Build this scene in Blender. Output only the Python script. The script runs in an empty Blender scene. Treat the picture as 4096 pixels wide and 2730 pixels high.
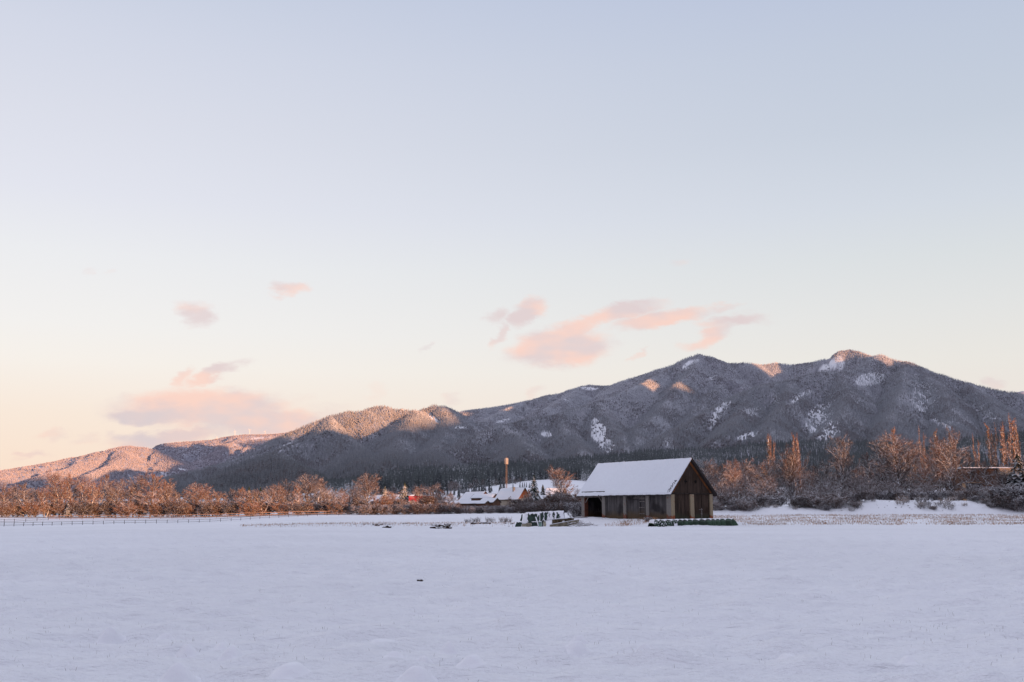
import bpy, bmesh, math, random, time
import numpy as np
from mathutils import Vector
T0=time.time()
random.seed(7); rng=np.random.default_rng(7)
sc=bpy.context.scene
COL=sc.collection
R=math.radians

# ------------------------------------------------------------------ camera
F=4019.0; HZ=2055.0; TH=math.atan((HZ-1365)/F); EYE=1.6
cs,sn=math.cos(TH),math.sin(TH)
def at(px,row,Y):
    """photo position + distance -> world point"""
    t=(1365-row)/F
    dz=Y*math.tan(TH+math.atan(t))
    zc=Y*cs+dz*sn
    return Vector(((px-2048)/F*zc,Y,EYE+dz))
def ux(px,Y,z=1.6):            # world x of a column at a distance
    return (px-2048)/F*(Y*cs+(z-EYE)*sn)
def proj(x,y,z):
    zc=y*cs+(z-EYE)*sn
    yc=(z-EYE)*cs-y*sn
    return 2048+F*x/zc, 1365-F*yc/zc
cam=bpy.data.cameras.new('camera'); camo=bpy.data.objects.new('camera',cam); COL.objects.link(camo)
cam.sensor_width=36; cam.lens=F/4096*36; cam.clip_end=40000; cam.clip_start=0.1
camo.location=(0,0,EYE); camo.rotation_euler=(math.pi/2+TH,0,0)
sc.camera=camo
sc.view_settings.view_transform='Standard'; sc.view_settings.look='None'; sc.view_settings.exposure=0

# ------------------------------------------------------------------ noise (numpy)
_P=rng.permutation(512)
_G=rng.uniform(0,2*np.pi,512); _GX,_GY=np.cos(_G),np.sin(_G)
def perlin(x,y,seed=0):
    x=np.asarray(x,float)+seed*17.31; y=np.asarray(y,float)+seed*9.77
    xi=np.floor(x).astype(int); yi=np.floor(y).astype(int)
    xf=x-xi; yf=y-yi
    u=xf*xf*xf*(xf*(xf*6-15)+10); v=yf*yf*yf*(yf*(yf*6-15)+10)
    def g(ix,iy,dx,dy):
        h=_P[(ix+_P[iy%512])%512]
        return _GX[h]*dx+_GY[h]*dy
    a=g(xi,yi,xf,yf); b=g(xi+1,yi,xf-1,yf); c=g(xi,yi+1,xf,yf-1); d=g(xi+1,yi+1,xf-1,yf-1)
    return (a*(1-u)+b*u)*(1-v)+(c*(1-u)+d*u)*v
def fbm(x,y,o=4,seed=0,gain=.5):
    s=0;a=1;f=1
    for k in range(o):
        s=s+a*perlin(x*f,y*f,seed+k*3); a*=gain; f*=2.03
    return s
def sstep(a,b,x):
    t=np.clip((x-a)/(b-a),0,1); return t*t*(3-2*t)

# ------------------------------------------------------------------ materials
def lin(r,g,b):
    f=lambda c:(c/255/12.92 if c/255<=.04045 else ((c/255+.055)/1.055)**2.4)
    return (f(r),f(g),f(b),1)
class NT:
    def __init__(s,tree): s.t=tree; s.n=tree.nodes; s.l=tree.links
    def add(s,typ,**kw):
        n=s.n.new(typ)
        for k,v in kw.items(): setattr(n,k,v)
        return n
    def put(s,sock,v):
        if v is None: return
        if isinstance(v,bpy.types.NodeSocket): s.l.new(v,sock)
        else: sock.default_value=v
    def m(s,op,a,b=None,c=None,clamp=False):
        n=s.add('ShaderNodeMath',operation=op,use_clamp=clamp)
        s.put(n.inputs[0],a); s.put(n.inputs[1],b); s.put(n.inputs[2],c)
        return n.outputs[0]
    def sst(s,a,b,x):
        n=s.add('ShaderNodeMapRange',interpolation_type='SMOOTHSTEP')
        s.put(n.inputs[0],x); s.put(n.inputs[1],a); s.put(n.inputs[2],b)
        return n.outputs[0]
    def mix(s,f,a,b,bt='MIX'):
        n=s.add('ShaderNodeMix',data_type='RGBA',blend_type=bt)
        s.put(n.inputs['Factor'],f); s.put(n.inputs[6],a); s.put(n.inputs[7],b)
        return n.outputs[2]
    def noise(s,scale,detail=3,rough=.5,vec=None,dist=0,dim='3D'):
        n=s.add('ShaderNodeTexNoise',noise_dimensions=dim)
        n.inputs['Scale'].default_value=scale; n.inputs['Detail'].default_value=detail
        n.inputs['Roughness'].default_value=rough; n.inputs['Distortion'].default_value=dist
        if vec is not None: s.l.new(vec,n.inputs['Vector'])
        return n.outputs[0]
    def coord(s,which='Object',scale=None):
        c=s.add('ShaderNodeTexCoord').outputs[which]
        if scale is None: return c
        n=s.add('ShaderNodeMapping'); s.l.new(c,n.inputs[0]); n.inputs['Scale'].default_value=scale
        return n.outputs[0]
    def geo(s,which): return s.add('ShaderNodeNewGeometry').outputs[which]
    def sep(s,v):
        n=s.add('ShaderNodeSeparateXYZ'); s.l.new(v,n.inputs[0]); return n.outputs
MATS={}
def mat(name,fn,rough=.85,spec=.2):
    if name in MATS: return MATS[name]
    m=bpy.data.materials.new(name); m.use_nodes=True
    t=NT(m.node_tree); b=m.node_tree.nodes['Principled BSDF']
    b.inputs['Roughness'].default_value=rough; b.inputs['Specular IOR Level'].default_value=spec
    c,bump=fn(t,b)
    t.put(b.inputs['Base Color'],c)
    if bump is not None:
        h,strength,dist=bump
        n=t.add('ShaderNodeBump'); n.inputs['Strength'].default_value=strength; n.inputs['Distance'].default_value=dist
        t.l.new(h,n.inputs['Height']); t.l.new(n.outputs[0],b.inputs['Normal'])
    MATS[name]=m; return m
SNOW=(.82,.83,.875,1)
def plain(name,c,rough=.8,nscale=3.0,amt=.35,snow=0.0):
    def fn(t,b):
        n=t.noise(nscale,5,.6,t.coord('Object'))
        d=tuple(v*(1-amt) for v in c[:3])+(1,); l=tuple(min(1,v*(1+amt)) for v in c[:3])+(1,)
        col=t.mix(t.sst(.35,.65,n),d,l)
        if snow>0:
            nz=t.sep(t.geo('Normal'))[2]
            k=t.m('ADD',nz,t.m('MULTIPLY',t.m('SUBTRACT',n,.5),.8))
            col=t.mix(t.sst(1-snow,1-snow+.25,k),col,SNOW)
        return col,(n,.3,.02)
    return mat(name,fn,rough)
def snow_mat(name,scale=1.0,tint=SNOW,soft=False):
    def fn(t,b):
        c=t.coord('Object')
        cs_=t.coord('Object',(.55,1,1)); n1=t.noise(2.4*scale,5,.6,cs_); n2=t.noise(14*scale,4,.6,cs_)
        n3=t.noise(.05*scale,3,.5,c)
        h=t.m('ADD',t.m('MULTIPLY',n1,1.0),t.m('MULTIPLY',n2,.35))
        lo=tuple(v*.93 for v in tint[:3])+(1,)
        col=t.mix(t.sst(.3,.7,n3),lo,tint)
        col=t.mix(t.m('MULTIPLY',t.sst(.55,.8,n2),.12),col,(.62,.62,.70,1))
        return col,(h,.25 if soft else 1.0,.17)
    return mat(name,fn,.75,.25)
M_SNOW=snow_mat('snow')
M_SNOWS=snow_mat('soft_snow',1.0,SNOW,True)
def twig_mat(name,bark,twigsnow,nzmin=.15,base=.35):
    def fn(t,b):
        nz=t.sep(t.geo('Normal'))[2]
        n=t.noise(1.7,3,.6,t.geo('Position'))
        r=t.add('ShaderNodeObjectInfo').outputs['Random']
        dark=(bark[0]*.55,bark[1]*.72,bark[2]*.95,1)
        col=t.mix(r,dark,bark)
        k=t.m('ADD',nz,t.m('MULTIPLY',t.m('SUBTRACT',n,.5),1.5))
        f=t.m('MULTIPLY',t.sst(nzmin,nzmin+.3,k),twigsnow)
        return t.mix(f,col,SNOW),None
    return mat(name,fn,.9,.1)
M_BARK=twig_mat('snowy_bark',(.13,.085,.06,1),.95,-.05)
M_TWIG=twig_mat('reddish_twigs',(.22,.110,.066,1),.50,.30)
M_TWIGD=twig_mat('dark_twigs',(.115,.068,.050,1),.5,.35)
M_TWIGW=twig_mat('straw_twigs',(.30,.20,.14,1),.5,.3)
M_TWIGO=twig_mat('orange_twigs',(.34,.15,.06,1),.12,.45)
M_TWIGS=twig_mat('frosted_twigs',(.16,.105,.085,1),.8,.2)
def conifer_mat(name,green,snowmax,nzmin,fade=0.0,fadecol=(.25,.27,.34,1),nscale=.35,frost_light=False):
    def fn(t,b):
        nz=t.sep(t.geo('Normal'))[2]
        n=t.noise(nscale,4,.65,t.geo('Position'))
        r=t.add('ShaderNodeObjectInfo').outputs['Random']
        dark=tuple(v*(.72 if frost_light else .55) for v in green[:3])+(1,)
        col=t.mix(r,dark,green)
        at_=t.add('ShaderNodeAttribute',attribute_type='INSTANCER',attribute_name='frost_light').outputs['Fac']
        k=t.m('ADD',nz,t.m('MULTIPLY',t.m('SUBTRACT',n,.5),(1.1 if frost_light and nscale<.3 else 2.0)))
        if frost_light: k=t.m('ADD',k,t.m('MULTIPLY',t.m('SUBTRACT',at_,.5),1.0))
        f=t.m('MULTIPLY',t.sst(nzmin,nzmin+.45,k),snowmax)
        col=t.mix(f,col,SNOW)
        if frost_light:
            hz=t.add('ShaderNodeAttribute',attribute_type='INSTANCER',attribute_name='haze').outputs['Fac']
            col=t.mix(hz,col,fadecol)  # distance haze painted into the tree colour
        elif fade>0: col=t.mix(fade,col,fadecol)  # same painted haze, one even amount
        return col,None
    return mat(name,fn,.9,.1)

# ------------------------------------------------------------------ mesh builder
class MB:
    def __init__(s): s.v=[]; s.f=[]
    def add(s,vs,fs):
        o=len(s.v); s.v.extend([tuple(p) for p in vs]); s.f.extend([tuple(i+o for i in f) for f in fs]); return s
    def box(s,x0,x1,y0,y1,z0,z1):
        return s.add([(x0,y0,z0),(x1,y0,z0),(x1,y1,z0),(x0,y1,z0),(x0,y0,z1),(x1,y0,z1),(x1,y1,z1),(x0,y1,z1)],
          [(0,3,2,1),(4,5,6,7),(0,1,5,4),(1,2,6,5),(2,3,7,6),(3,0,4,7)])
    def hexa(s,p):   # 8 points, bottom ring then top ring
        return s.add(p,[(0,3,2,1),(4,5,6,7),(0,1,5,4),(1,2,6,5),(2,3,7,6),(3,0,4,7)])
    def tube(s,pts,rad,n=5,cap=True):
        pts=[Vector(p) for p in pts]; o=len(s.v); k=len(pts)
        for i,p in enumerate(pts):
            d=(pts[min(i+1,k-1)]-pts[max(i-1,0)])
            if d.length<1e-9: d=Vector((0,0,1))
            d.normalize()
            a=d.cross(Vector((.31,.17,.93)) if abs(d.z)<.9 else Vector((1,.2,0))).normalized(); b=d.cross(a)
            r=rad[i] if hasattr(rad,'__len__') else rad
            for j in range(n):
                t=2*math.pi*j/n
                s.v.append(tuple(p+a*math.cos(t)*r+b*math.sin(t)*r))
        for i in range(k-1):
            for j in range(n):
                q=(j+1)%n
                s.f.append((o+i*n+j,o+i*n+q,o+(i+1)*n+q,o+(i+1)*n+j))
        if cap: s.f.append(tuple(o+j for j in range(n))[::-1]); s.f.append(tuple(o+(k-1)*n+j for j in range(n)))
        return s
    def bar(s,a,b,w,h):
        """rectangular bar from a to b"""
        a=Vector(a); b=Vector(b); d=(b-a).normalized()
        up=Vector((0,0,1)) if abs(d.z)<.95 else Vector((0,1,0))
        x=d.cross(up).normalized()*w/2; y=x.cross(d).normalized()*h/2
        return s.hexa([a-x-y,a+x-y,b+x-y,b-x-y,a-x+y,a+x+y,b+x+y,b-x+y])
    def prism(s,poly,y0,y1,axis='y'):
        """polygon in (x,z) extruded along y"""
        n=len(poly)
        vs=[(p[0],y0,p[1]) for p in poly]+[(p[0],y1,p[1]) for p in poly]
        fs=[tuple(range(n)),tuple(range(2*n-1,n-1,-1))]+[(i,i+n,(i+1)%n+n,(i+1)%n)[::1] for i in range(n)]
        return s.add(vs,fs)
    def build(s,name,material,parent=None,smooth=False,link=True):
        me=bpy.data.meshes.new(name)
        me.from_pydata(s.v,[],s.f); 
        bm=bmesh.new(); bm.from_mesh(me); 
        if len(s.f)<3000: bmesh.ops.recalc_face_normals(bm,faces=bm.faces)
        bm.to_mesh(me); bm.free()
        if smooth: me.polygons.foreach_set('use_smooth',[True]*len(me.polygons))
        me.materials.append(material)
        o=bpy.data.objects.new(name,me)
        if link: COL.objects.link(o)
        if parent is not None: o.parent=parent
        return o
def npmesh(name,co,faces,material,smooth=True,parent=None,link=True):
    """co (n,3), faces (m,4) or (m,3)"""
    me=bpy.data.meshes.new(name); k=faces.shape[1]
    me.vertices.add(len(co)); me.vertices.foreach_set('co',np.asarray(co,np.float32).ravel())
    me.loops.add(faces.size); me.loops.foreach_set('vertex_index',faces.astype(np.int32).ravel())
    me.polygons.add(len(faces)); me.polygons.foreach_set('loop_start',np.arange(0,faces.size,k,dtype=np.int32))
    me.update(calc_edges=True); me.validate()
    if smooth: me.polygons.foreach_set('use_smooth',np.ones(len(faces),bool))
    me.materials.append(material)
    o=bpy.data.objects.new(name,me)
    if link: COL.objects.link(o)
    if parent is not None: o.parent=parent
    return o
def gridfaces(nr,nc):
    i=np.arange(nr-1)[:,None]*nc+np.arange(nc-1)[None,:]
    i=i.ravel()
    return np.stack([i,i+1,i+nc+1,i+nc],1)
def tag(o,label=None,cat=None,group=None,kind=None):
    if label: o['label']=label
    if cat: o['category']=cat
    if group: o['group']=group
    if kind: o['kind']=kind
    return o
def thing(name,label,cat,loc=(0,0,0),rz=0,group=None):
    o=bpy.data.objects.new(name,None); COL.objects.link(o)
    o.location=loc; o.rotation_euler=(0,0,rz); o.empty_display_size=.2
    return tag(o,label,cat,group)
def dup(root,loc,rz,scale,label,cat,group=None):
    r=root.copy(); COL.objects.link(r); r.location=loc; r.rotation_euler=(0,0,rz); r.scale=scale
    tag(r,label,cat,group)
    for ch in root.children:
        c=ch.copy(); COL.objects.link(c); c.parent=r
    return r
NUM=['first','second','third','fourth','fifth','sixth','seventh','eighth','ninth','tenth','eleventh','twelfth','thirteenth','fourteenth','fifteenth','sixteenth','seventeenth','eighteenth','nineteenth','twentieth']
TENS={20:('twenty','twentieth'),30:('thirty','thirtieth'),40:('forty','fortieth'),50:('fifty','fiftieth'),60:('sixty','sixtieth'),70:('seventy','seventieth')}
def ordw(k):
    if k<=20: return NUM[k-1]
    t=k//10*10
    return TENS[t][1] if k==t else TENS[t][0]+' '+NUM[k-t-1]

# ------------------------------------------------------------------ ground height
GY=np.array([-200,0,60,122,180,200,250,300,340,420,600,800,1200,1700,2500,4000,8000,14000],float)
GC=np.array([-1200,0,700,1400,2100,2700,3300,4096,5300],float)
far=[8,17,34,60,76,95,125,150]
farL=[3,6,14,24,40,60,120,150]; farM=[6,12,24,42,62,85,123,150]
GT=np.array([
 [0,0,0,-.4,-1.0,-1.2,-1.6,-1.0,0.2,1.2]+farL,
 [0,0,0,-.4,-1.0,-1.2,-1.6,-1.0,0.2,1.2]+farL,
 [0,0,0,-.2,-.7,-.9,-1.3,-1.1,0.2,1.3]+farL,
 [0,0,0,0.0,0.05,.1,0.3,0.7,1.2,2.5]+farM,
 [0,0,0,0.0,0.25,.4,0.8,1.2,1.7,3.5]+far,
 [0,0,0,0.02,.9,1.2,1.7,2.2,3,5]+far,
 [0,0,0,0.10,1.1,1.42,2.0,2.6,3.2,5]+far,
 [0,0,0,0.15,1.1,1.42,2.0,2.6,3.2,5]+far,
 [0,0,0,0.15,1.1,1.42,2.0,2.6,3.2,5]+far],float)
BX0,BY0,BZ0,PHI=20.03,128.0,0.92,R(36)
gx,gy=math.cos(PHI),math.sin(PHI)
def ground(x,y,detail=True):
    x=np.asarray(x,float); y=np.asarray(y,float)
    yc=np.maximum(y,5)
    px=np.clip(2048+F*x/(cs*yc),-1199,5299)
    j=np.clip(np.searchsorted(GY,y,side='right')-1,0,len(GY)-2); ty=np.clip((y-GY[j])/(GY[j+1]-GY[j]),0,1)
    i=np.clip(np.searchsorted(GC,px,side='right')-1,0,len(GC)-2); tx=(px-GC[i])/(GC[i+1]-GC[i])
    tx=tx*tx*(3-2*tx)
    z=(GT[i,j]*(1-tx)+GT[i+1,j]*tx)*(1-ty)+(GT[i,j+1]*(1-tx)+GT[i+1,j+1]*tx)*ty
    # bank on the right
    wob=3*perlin(x/14,y*0,5)
    bank=sstep(199+wob,209+wob,y)*(1-sstep(330,420,y))
    amp=sstep(2700,2860,px)*(1.5+1.1*sstep(3250,3480,px))
    z=z+bank*amp*(1+.12*perlin(x/6,y/6,9))
    # rise around the barn
    lx=(x-BX0)*gx+(y-BY0)*gy; ly=-(x-BX0)*gy+(y-BY0)*gx
    dx=np.maximum(np.maximum(-lx,lx-7.4),0); dy=np.maximum(np.maximum(-ly,ly-17.4),0)
    d=np.sqrt(dx*dx+dy*dy)
    w=1-sstep(.3,6.5,d)
    zt=BZ0-.02+.22*sstep(9,15,ly)*1.0
    zt=np.where((lx>.1)&(lx<7.2)&(ly>.1)&(ly<17.2),zt-.05,zt)
    z=z*(1-w)+zt*w
    if detail:
        near=1-sstep(60,220,y)
        z=z+near*(.13*fbm(x/1.6,y/.75,4,2)+.03*fbm(x/3.2,y/2.4,2,4))+.05*perlin(x/9,y/9,6)*(1-w)
        z=z+near*.15*np.maximum(0,perlin(x/.8,y/.42,11))
        strip=sstep(700,1000,px)*(1-sstep(2040,2110,px))*sstep(123,128,y)*(1-sstep(146,156,y))
        z=z+strip*(.22*fbm(x/1.1,y/1.1,3,13)+.08)
        foot=sstep(199,203,y)*(1-sstep(210,216,y))*sstep(2820,2880,px)
        z=z+foot*.25*fbm(x/1.5,y/1.5,3,21)
    return z
def gz(x,y): return float(ground(np.array([x]),np.array([y]),False)[0])
def gpt(px,Y):
    x=ux(px,Y); return Vector((x,Y,gz(x,Y)))

nc,nr=760,880
ys=np.concatenate([np.linspace(-14,3,16),np.geomspace(3+12,640+12,nr-16)-12+.01])
a=np.linspace(-.80,.80,nc)
X=a[None,:]*(np.maximum(ys,-8)[:,None]+18); Y=np.repeat(ys[:,None],nc,1)
Z=ground(X,Y)
g=npmesh('snow_field',np.stack([X,Y,Z],-1).reshape(-1,3),gridfaces(nr,nc),M_SNOW)
tag(g,kind='structure')
mb=MB(); mb.add([(-15000,-9000,-3),(15000,-9000,-3),(15000,14000,-3),(-15000,14000,-3)],[(0,1,2,3)])
tag(mb.build('ground_plain',M_SNOWS),kind='structure')

# ------------------------------------------------------------------ mountains
LOW=8.0
def RL(*pts,lower=LOW):
    out=[]
    Yl=None
    for p in pts:
        Yl=p[2] if len(p)>2 else Yl
        v=at(p[0],p[1],Yl); out.append((v.x,v.y,v.z-lower))
    return np.array(out)
ridges=[] # (polyline, slope)
def rd(slope,*pts,lower=LOW): ridges.append((RL(*pts,lower=lower),slope))
# main right range
rd(.62,(2450,1541,5700),(2523,1512,5500),(2616,1480,5400),(2688,1462,5300),(2724,1444),(2775,1422,5200),(2804,1413),(2847,1422),(2919,1451,5300),(2977,1449),(3049,1458,5400),(3106,1447),(3164,1455),(3250,1447,5300),(3323,1429,5200),(3359,1411),(3373,1400,5100),(3402,1395),(3431,1400,5050),(3481,1426,4900),(3517,1418,4800),(3553,1433),(3625,1447,4700),(3669,1465),(3697,1483,4600),(3769,1498,4600),(3878,1530,4500),(3986,1559),(4058,1570,4400),(4300,1625,4300),(4700,1700,4200))
rd(.60,(2688,1462,5300),(2620,1512,4900),(2500,1565,4500),(2379,1604,4300),(2230,1655,4000),(2081,1681,3800),(1963,1708,3600),(1880,1745,3400),(1800,1795,3100))
rd(.62,(2804,1413,5200),(2750,1500,4850),(2700,1560,4500),(2640,1640,4100),(2560,1720,3600),(2540,1780,3100))
rd(.62,(2919,1451,5300),(2860,1545,4800),(2800,1620,4300),(2720,1700,3900))
rd(.62,(2230,1655,4000),(2260,1710,3700),(2300,1770,3200),(2330,1810,2700))
rd(.62,(2379,1604,4300),(2440,1670,3900),(2480,1740,3400),(2500,1790,2900))
rd(.60,(2004,1700,3700),(2080,1760,3200),(2120,1810,2700))
rd(.62,(3517,1418,4800),(3440,1465,4600),(3351,1487,4400),(3265,1487,4300),(3157,1516,4200),(3049,1537,4000),(2977,1566,3900),(2905,1595,3700),(2832,1638,3500),(2746,1696,3300),(2688,1725,3100),(2652,1768,2900))
rd(.65,(3351,1487,4400),(3390,1570,3900),(3370,1650,3400),(3300,1730,2900))
rd(.65,(3157,1516,4200),(3140,1600,3700),(3090,1680,3200),(3050,1750,2800))
rd(.65,(2977,1566,3900),(2960,1650,3400),(2900,1730,2900))
rd(.65,(3625,1447,4700),(3610,1540,4100),(3570,1640,3500),(3550,1740,2900))
rd(.65,(3697,1483,4600),(3760,1560,4000),(3800,1650,3500),(3830,1740,3000))
rd(.65,(3878,1530,4500),(3950,1600,3900),(4020,1680,3400))
# behind centre
rd(.35,(1790,1665,6400),(1832,1655,6300),(1865,1642,6300),(1992,1625,6300),(2111,1601,6200),(2189,1580,6200),(2272,1565,6200),(2325,1542,6200),(2355,1537,6200),(2468,1542,6100),(2550,1532,6000))
rd(.42,(2111,1601,6200),(2030,1640,5600),(1960,1672,5000),(1900,1690,4700))
rd(.42,(2325,1542,6200),(2250,1600,5500),(2180,1635,5000))
# left massif
rd(.50,(560,1970,2300),(664,1937,2600),(701,1904,2900),(795,1880,3200),(865,1862,3400),(935,1848,3500),(1028,1815,3600),(1117,1775,3700),(1154,1757,3800),(1178,1735,3800),(1217,1707,3900),(1252,1689),(1327,1661,4000),(1397,1644),(1467,1642),(1495,1635,4100),(1502,1622),(1538,1622),(1575,1637),(1598,1634),(1654,1638,4100),(1692,1646,4150))
rd(.62,(1692,1650,4300),(1706,1632,4400),(1739,1619,4400),(1776,1623,4400),(1813,1646,4350),(1850,1690,4200),(1890,1735,3900))
rd(.55,(1327,1661,4000),(1330,1720,3600),(1400,1790,3100),(1450,1850,2500))
rd(.50,(1654,1638,4100),(1640,1710,3600),(1570,1790,3000),(1560,1850,2400))
rd(.50,(1776,1623,4400),(1790,1710,3800),(1730,1790,3100),(1700,1850,2400))
rd(.55,(1060,1830,3000),(1140,1790,3100),(1230,1748,3250),(1318,1722,3300),(1370,1740,3250),(1430,1790,3000),(1480,1840,2600),(1530,1880,2200))
rd(.50,(930,1890,2500),(1010,1840,2600),(1090,1812,2600),(1140,1840,2400),(1200,1885,2100),(1290,1930,1800))
rd(.30,(760,1975,1800),(850,1938,2000),(950,1908,2200),(1050,1895,2300),(1150,1890,2200))
# foothill with the dark forest
LE=17
rd(.16,(1380,1915,1450),(1514,1888,1600),(1608,1879,1650),(1701,1868,1700),(1795,1861,1750),(1935,1849,1800),(2100,1843,1850),(2297,1832,1900),(2404,1824,1900),(2489,1806,1950),(2637,1785,2000),(2765,1778,2000),(2892,1781,2000),(3000,1760,2000),(3183,1750),(3323,1748),(3463,1750),(3557,1759),(3674,1778),(3744,1787,1900),(3800,1782,1700),(3851,1764,1600),(3884,1742,1600),(3978,1727,1600),(4096,1712,1600),(4400,1705,1600),lower=LE)
# far left hills
rd(.28,(-500,1945,8600),(-200,1905,8500),(0,1880,8500),(117,1864),(201,1848,8400),(290,1829),(365,1815),(421,1806,8200),(491,1787),(514,1783,8000),(561,1788),(608,1797,8000),(680,1832,7600),(760,1872,7000),(800,1900,6500))
rd(.22,(520,1800,10500),(622,1785),(678,1772),(757,1765),(818,1761),(888,1754),(935,1743,10000),(982,1739),(1099,1736),(1187,1725),(1300,1715,10000),(1500,1712))
rd(.34,(421,1806,8200),(400,1835,7600),(300,1868,6900),(150,1905,6200))
rd(.34,(514,1783,8000),(500,1835,7300),(430,1872,6700),(330,1905,6000))
rd(.34,(201,1848,8400),(100,1890,7400),(-50,1925,6600))
rd(.30,(982,1739,10000),(900,1790,9000),(850,1830,8200),(720,1880,7200))
rd(.30,(818,1761,10400),(700,1810,9300),(640,1850,8600))
# faint right shoulder
rd(.5,(3850,1585,8000),(4000,1572,8000),(4096,1562,8000),(4300,1560,8000))

def terrain(x,y):
    sh=x.shape; x=x.ravel(); y=y.ravel()
    w=np.clip(y/5000,.15,1.6)
    wx=x+w*30*fbm(x/420,y/420,2,31); wy=y+w*50*fbm(x/420,y/420,2,37)
    best=np.full(x.shape,-1e9); dist=np.full(x.shape,1e9)
    for pl,sl in ridges:
        for k in range(len(pl)-1):
            a_,b_=pl[k],pl[k+1]
            dx,dy=b_[0]-a_[0],b_[1]-a_[1]; L=dx*dx+dy*dy
            t=np.clip(((wx-a_[0])*dx+(wy-a_[1])*dy)/L,0,1)
            d=np.hypot(wx-a_[0]-t*dx,wy-a_[1]-t*dy)
            zr=a_[2]+t*(b_[2]-a_[2])
            h=zr-sl*(d*d/(d+16))-0
            m=h>best
            dist=np.where(m,d,dist)
            # smooth union
            q=10.0; hh=np.clip(.5+.5*(h-best)/q,0,1)
            best=np.where(best<-1e8,h,best*(1-hh)+h*hh+q*hh*(1-hh)*.5)
    fl=ground(x,y,False)
    s=sstep(20,320,dist)
    gul=np.abs(fbm(x/330,y/520,4,41))
    best=best-s*np.clip(gul*230,0,150)*np.clip((best-fl)/120,0,1)+s*6*fbm(x/80,y/80,3,44)*np.clip((best-fl)/100,0,1)
    q=14.0; hh=np.clip(.5+.5*(best-fl)/q,0,1)
    z=fl*(1-hh)+best*hh+q*hh*(1-hh)*.5
    z=np.where(y<700,fl+(z-fl)*sstep(620,700,y),z)
    return z.reshape(sh)
ncm=1050
yr=np.concatenate([np.geomspace(615,2400,150,endpoint=False),np.geomspace(2400,5800,330,endpoint=False),np.geomspace(5800,11500,150)])
pxs=np.linspace(-700,4800,ncm)
A=(pxs-2048)/F*cs
MX=A[None,:]*yr[:,None]; MY=np.repeat(yr[:,None],ncm,1)
MZ=terrain(MX,MY)
MZ[0]-=1.0
def mountain_mat(name,fade,fc):
    def fn(t,b):
        cl_=t.add('ShaderNodeAttribute',attribute_name='clearing').outputs['Fac']
        n=t.noise(.02,5,.65,t.geo('Position')); n2=t.noise(.15,3,.6,t.geo('Position'))
        c=t.mix(t.sst(.42,.62,t.m('ADD',t.m('MULTIPLY',n,.5),t.m('MULTIPLY',n2,.5))),(.24,.24,.28,1),(.40,.40,.45,1))
        c=t.mix(cl_,c,(.78,.79,.84,1))
        c=t.mix(fade,c,fc) if fade else c  # haze of the far slopes painted into the colour
        return c,(n2,.4,3.0)
    return mat(name,fn,.9,.1)
M_MT=mountain_mat('mountain_snow',.0,(.3,.32,.4,1))
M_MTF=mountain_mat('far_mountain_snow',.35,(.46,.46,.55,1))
# clearings on the slopes: column, row, half widths, tilt (deg), share of trees left
CLR=[(2400,1730,34,40,12,.05),(2432,1785,34,34,0,.12),(2385,1700,20,30,0,.2),(2188,1737,26,13,8,.05),
 (3300,1474,34,12,-25,.02),(3340,1452,34,17,-42,.02),(3362,1455,16,24,0,.03),
 (2890,1632,44,16,-38,.16),(2862,1675,18,44,24,.22),(3010,1740,62,15,-14,.08),(3205,1590,48,14,-33,.12),
 (3110,1590,14,24,0,.4),(3290,1680,75,60,-40,.24),(3330,1720,66,34,-20,.16),(3480,1518,60,26,-10,.25),
 (3660,1545,16,50,0,.4),(3700,1590,60,60,10,.36),(3790,1696,62,13,22,.08),(3850,1690,40,12,10,.3),(3917,1624,34,9,30,.15),(3960,1660,30,12,40,.3),
 (2765,1452,32,9,-20,.05),(2742,1470,12,8,0,.05),(2854,1512,14,6,0,.1),(2610,1560,10,5,0,.2),
 (1733,1674,34,8,40,.05),(1840,1709,26,7,-5,.1),(2012,1682,34,7,-15,.15),(1212,1868,20,6,20,.1),(1150,1784,60,9,-26,.25),(1692,1813,12,5,0,.15),
 (2360,1553,36,6,3,.05),(2260,1598,30,4,10,.2),(2060,1730,20,6,0,.5),(2990,1655,40,12,0,.45),(2760,1720,14,34,15,.5),
 (3020,1640,40,10,-5,.4),(3430,1600,12,40,0,.6),(4010,1668,30,8,15,.3),(3170,1765,40,12,0,.3),(2670,1770,16,22,0,.4),
 (1500,1905,40,4,-10,.1),(3775,1782,70,7,-12,.03)]
CLRF=[(1035,1752,34,4,-4,.03),(946,1766,12,4,20,.1),(722,1878,22,4,12,.02),(650,1897,18,6,25,.02),(590,1873,12,3,0,.1),(940,1779,20,4,28,.2),(130,1871,36,3,-4,.05),(526,1787,10,2,0,.1)]
def keep(px,row,cl):
    p=np.ones(px.shape)
    for cx,cy,rx,ry,ang,k in cl:
        c_,s_=math.cos(R(ang)),math.sin(R(ang))
        dx,dy=px-cx,row-cy
        u=(dx*c_+dy*s_)/rx; v=(-dx*s_+dy*c_)/ry
        d=u*u+v*v
        p=np.where(d<1,np.minimum(p,k),p)
    return p
def edgeY(px):   # where the dark front forest starts
    return np.interp(px,[1300,1400,1500,1654,1800,1935,2040,2100,2210,2330,2420,2700,4500],[1500,1250,980,985,1080,1190,1330,1470,1640,1500,1230,1080,1050])
terr_low=(MZ-ground(MX,MY,False))<6
ksplit=int(np.searchsorted(yr,6750))
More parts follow.
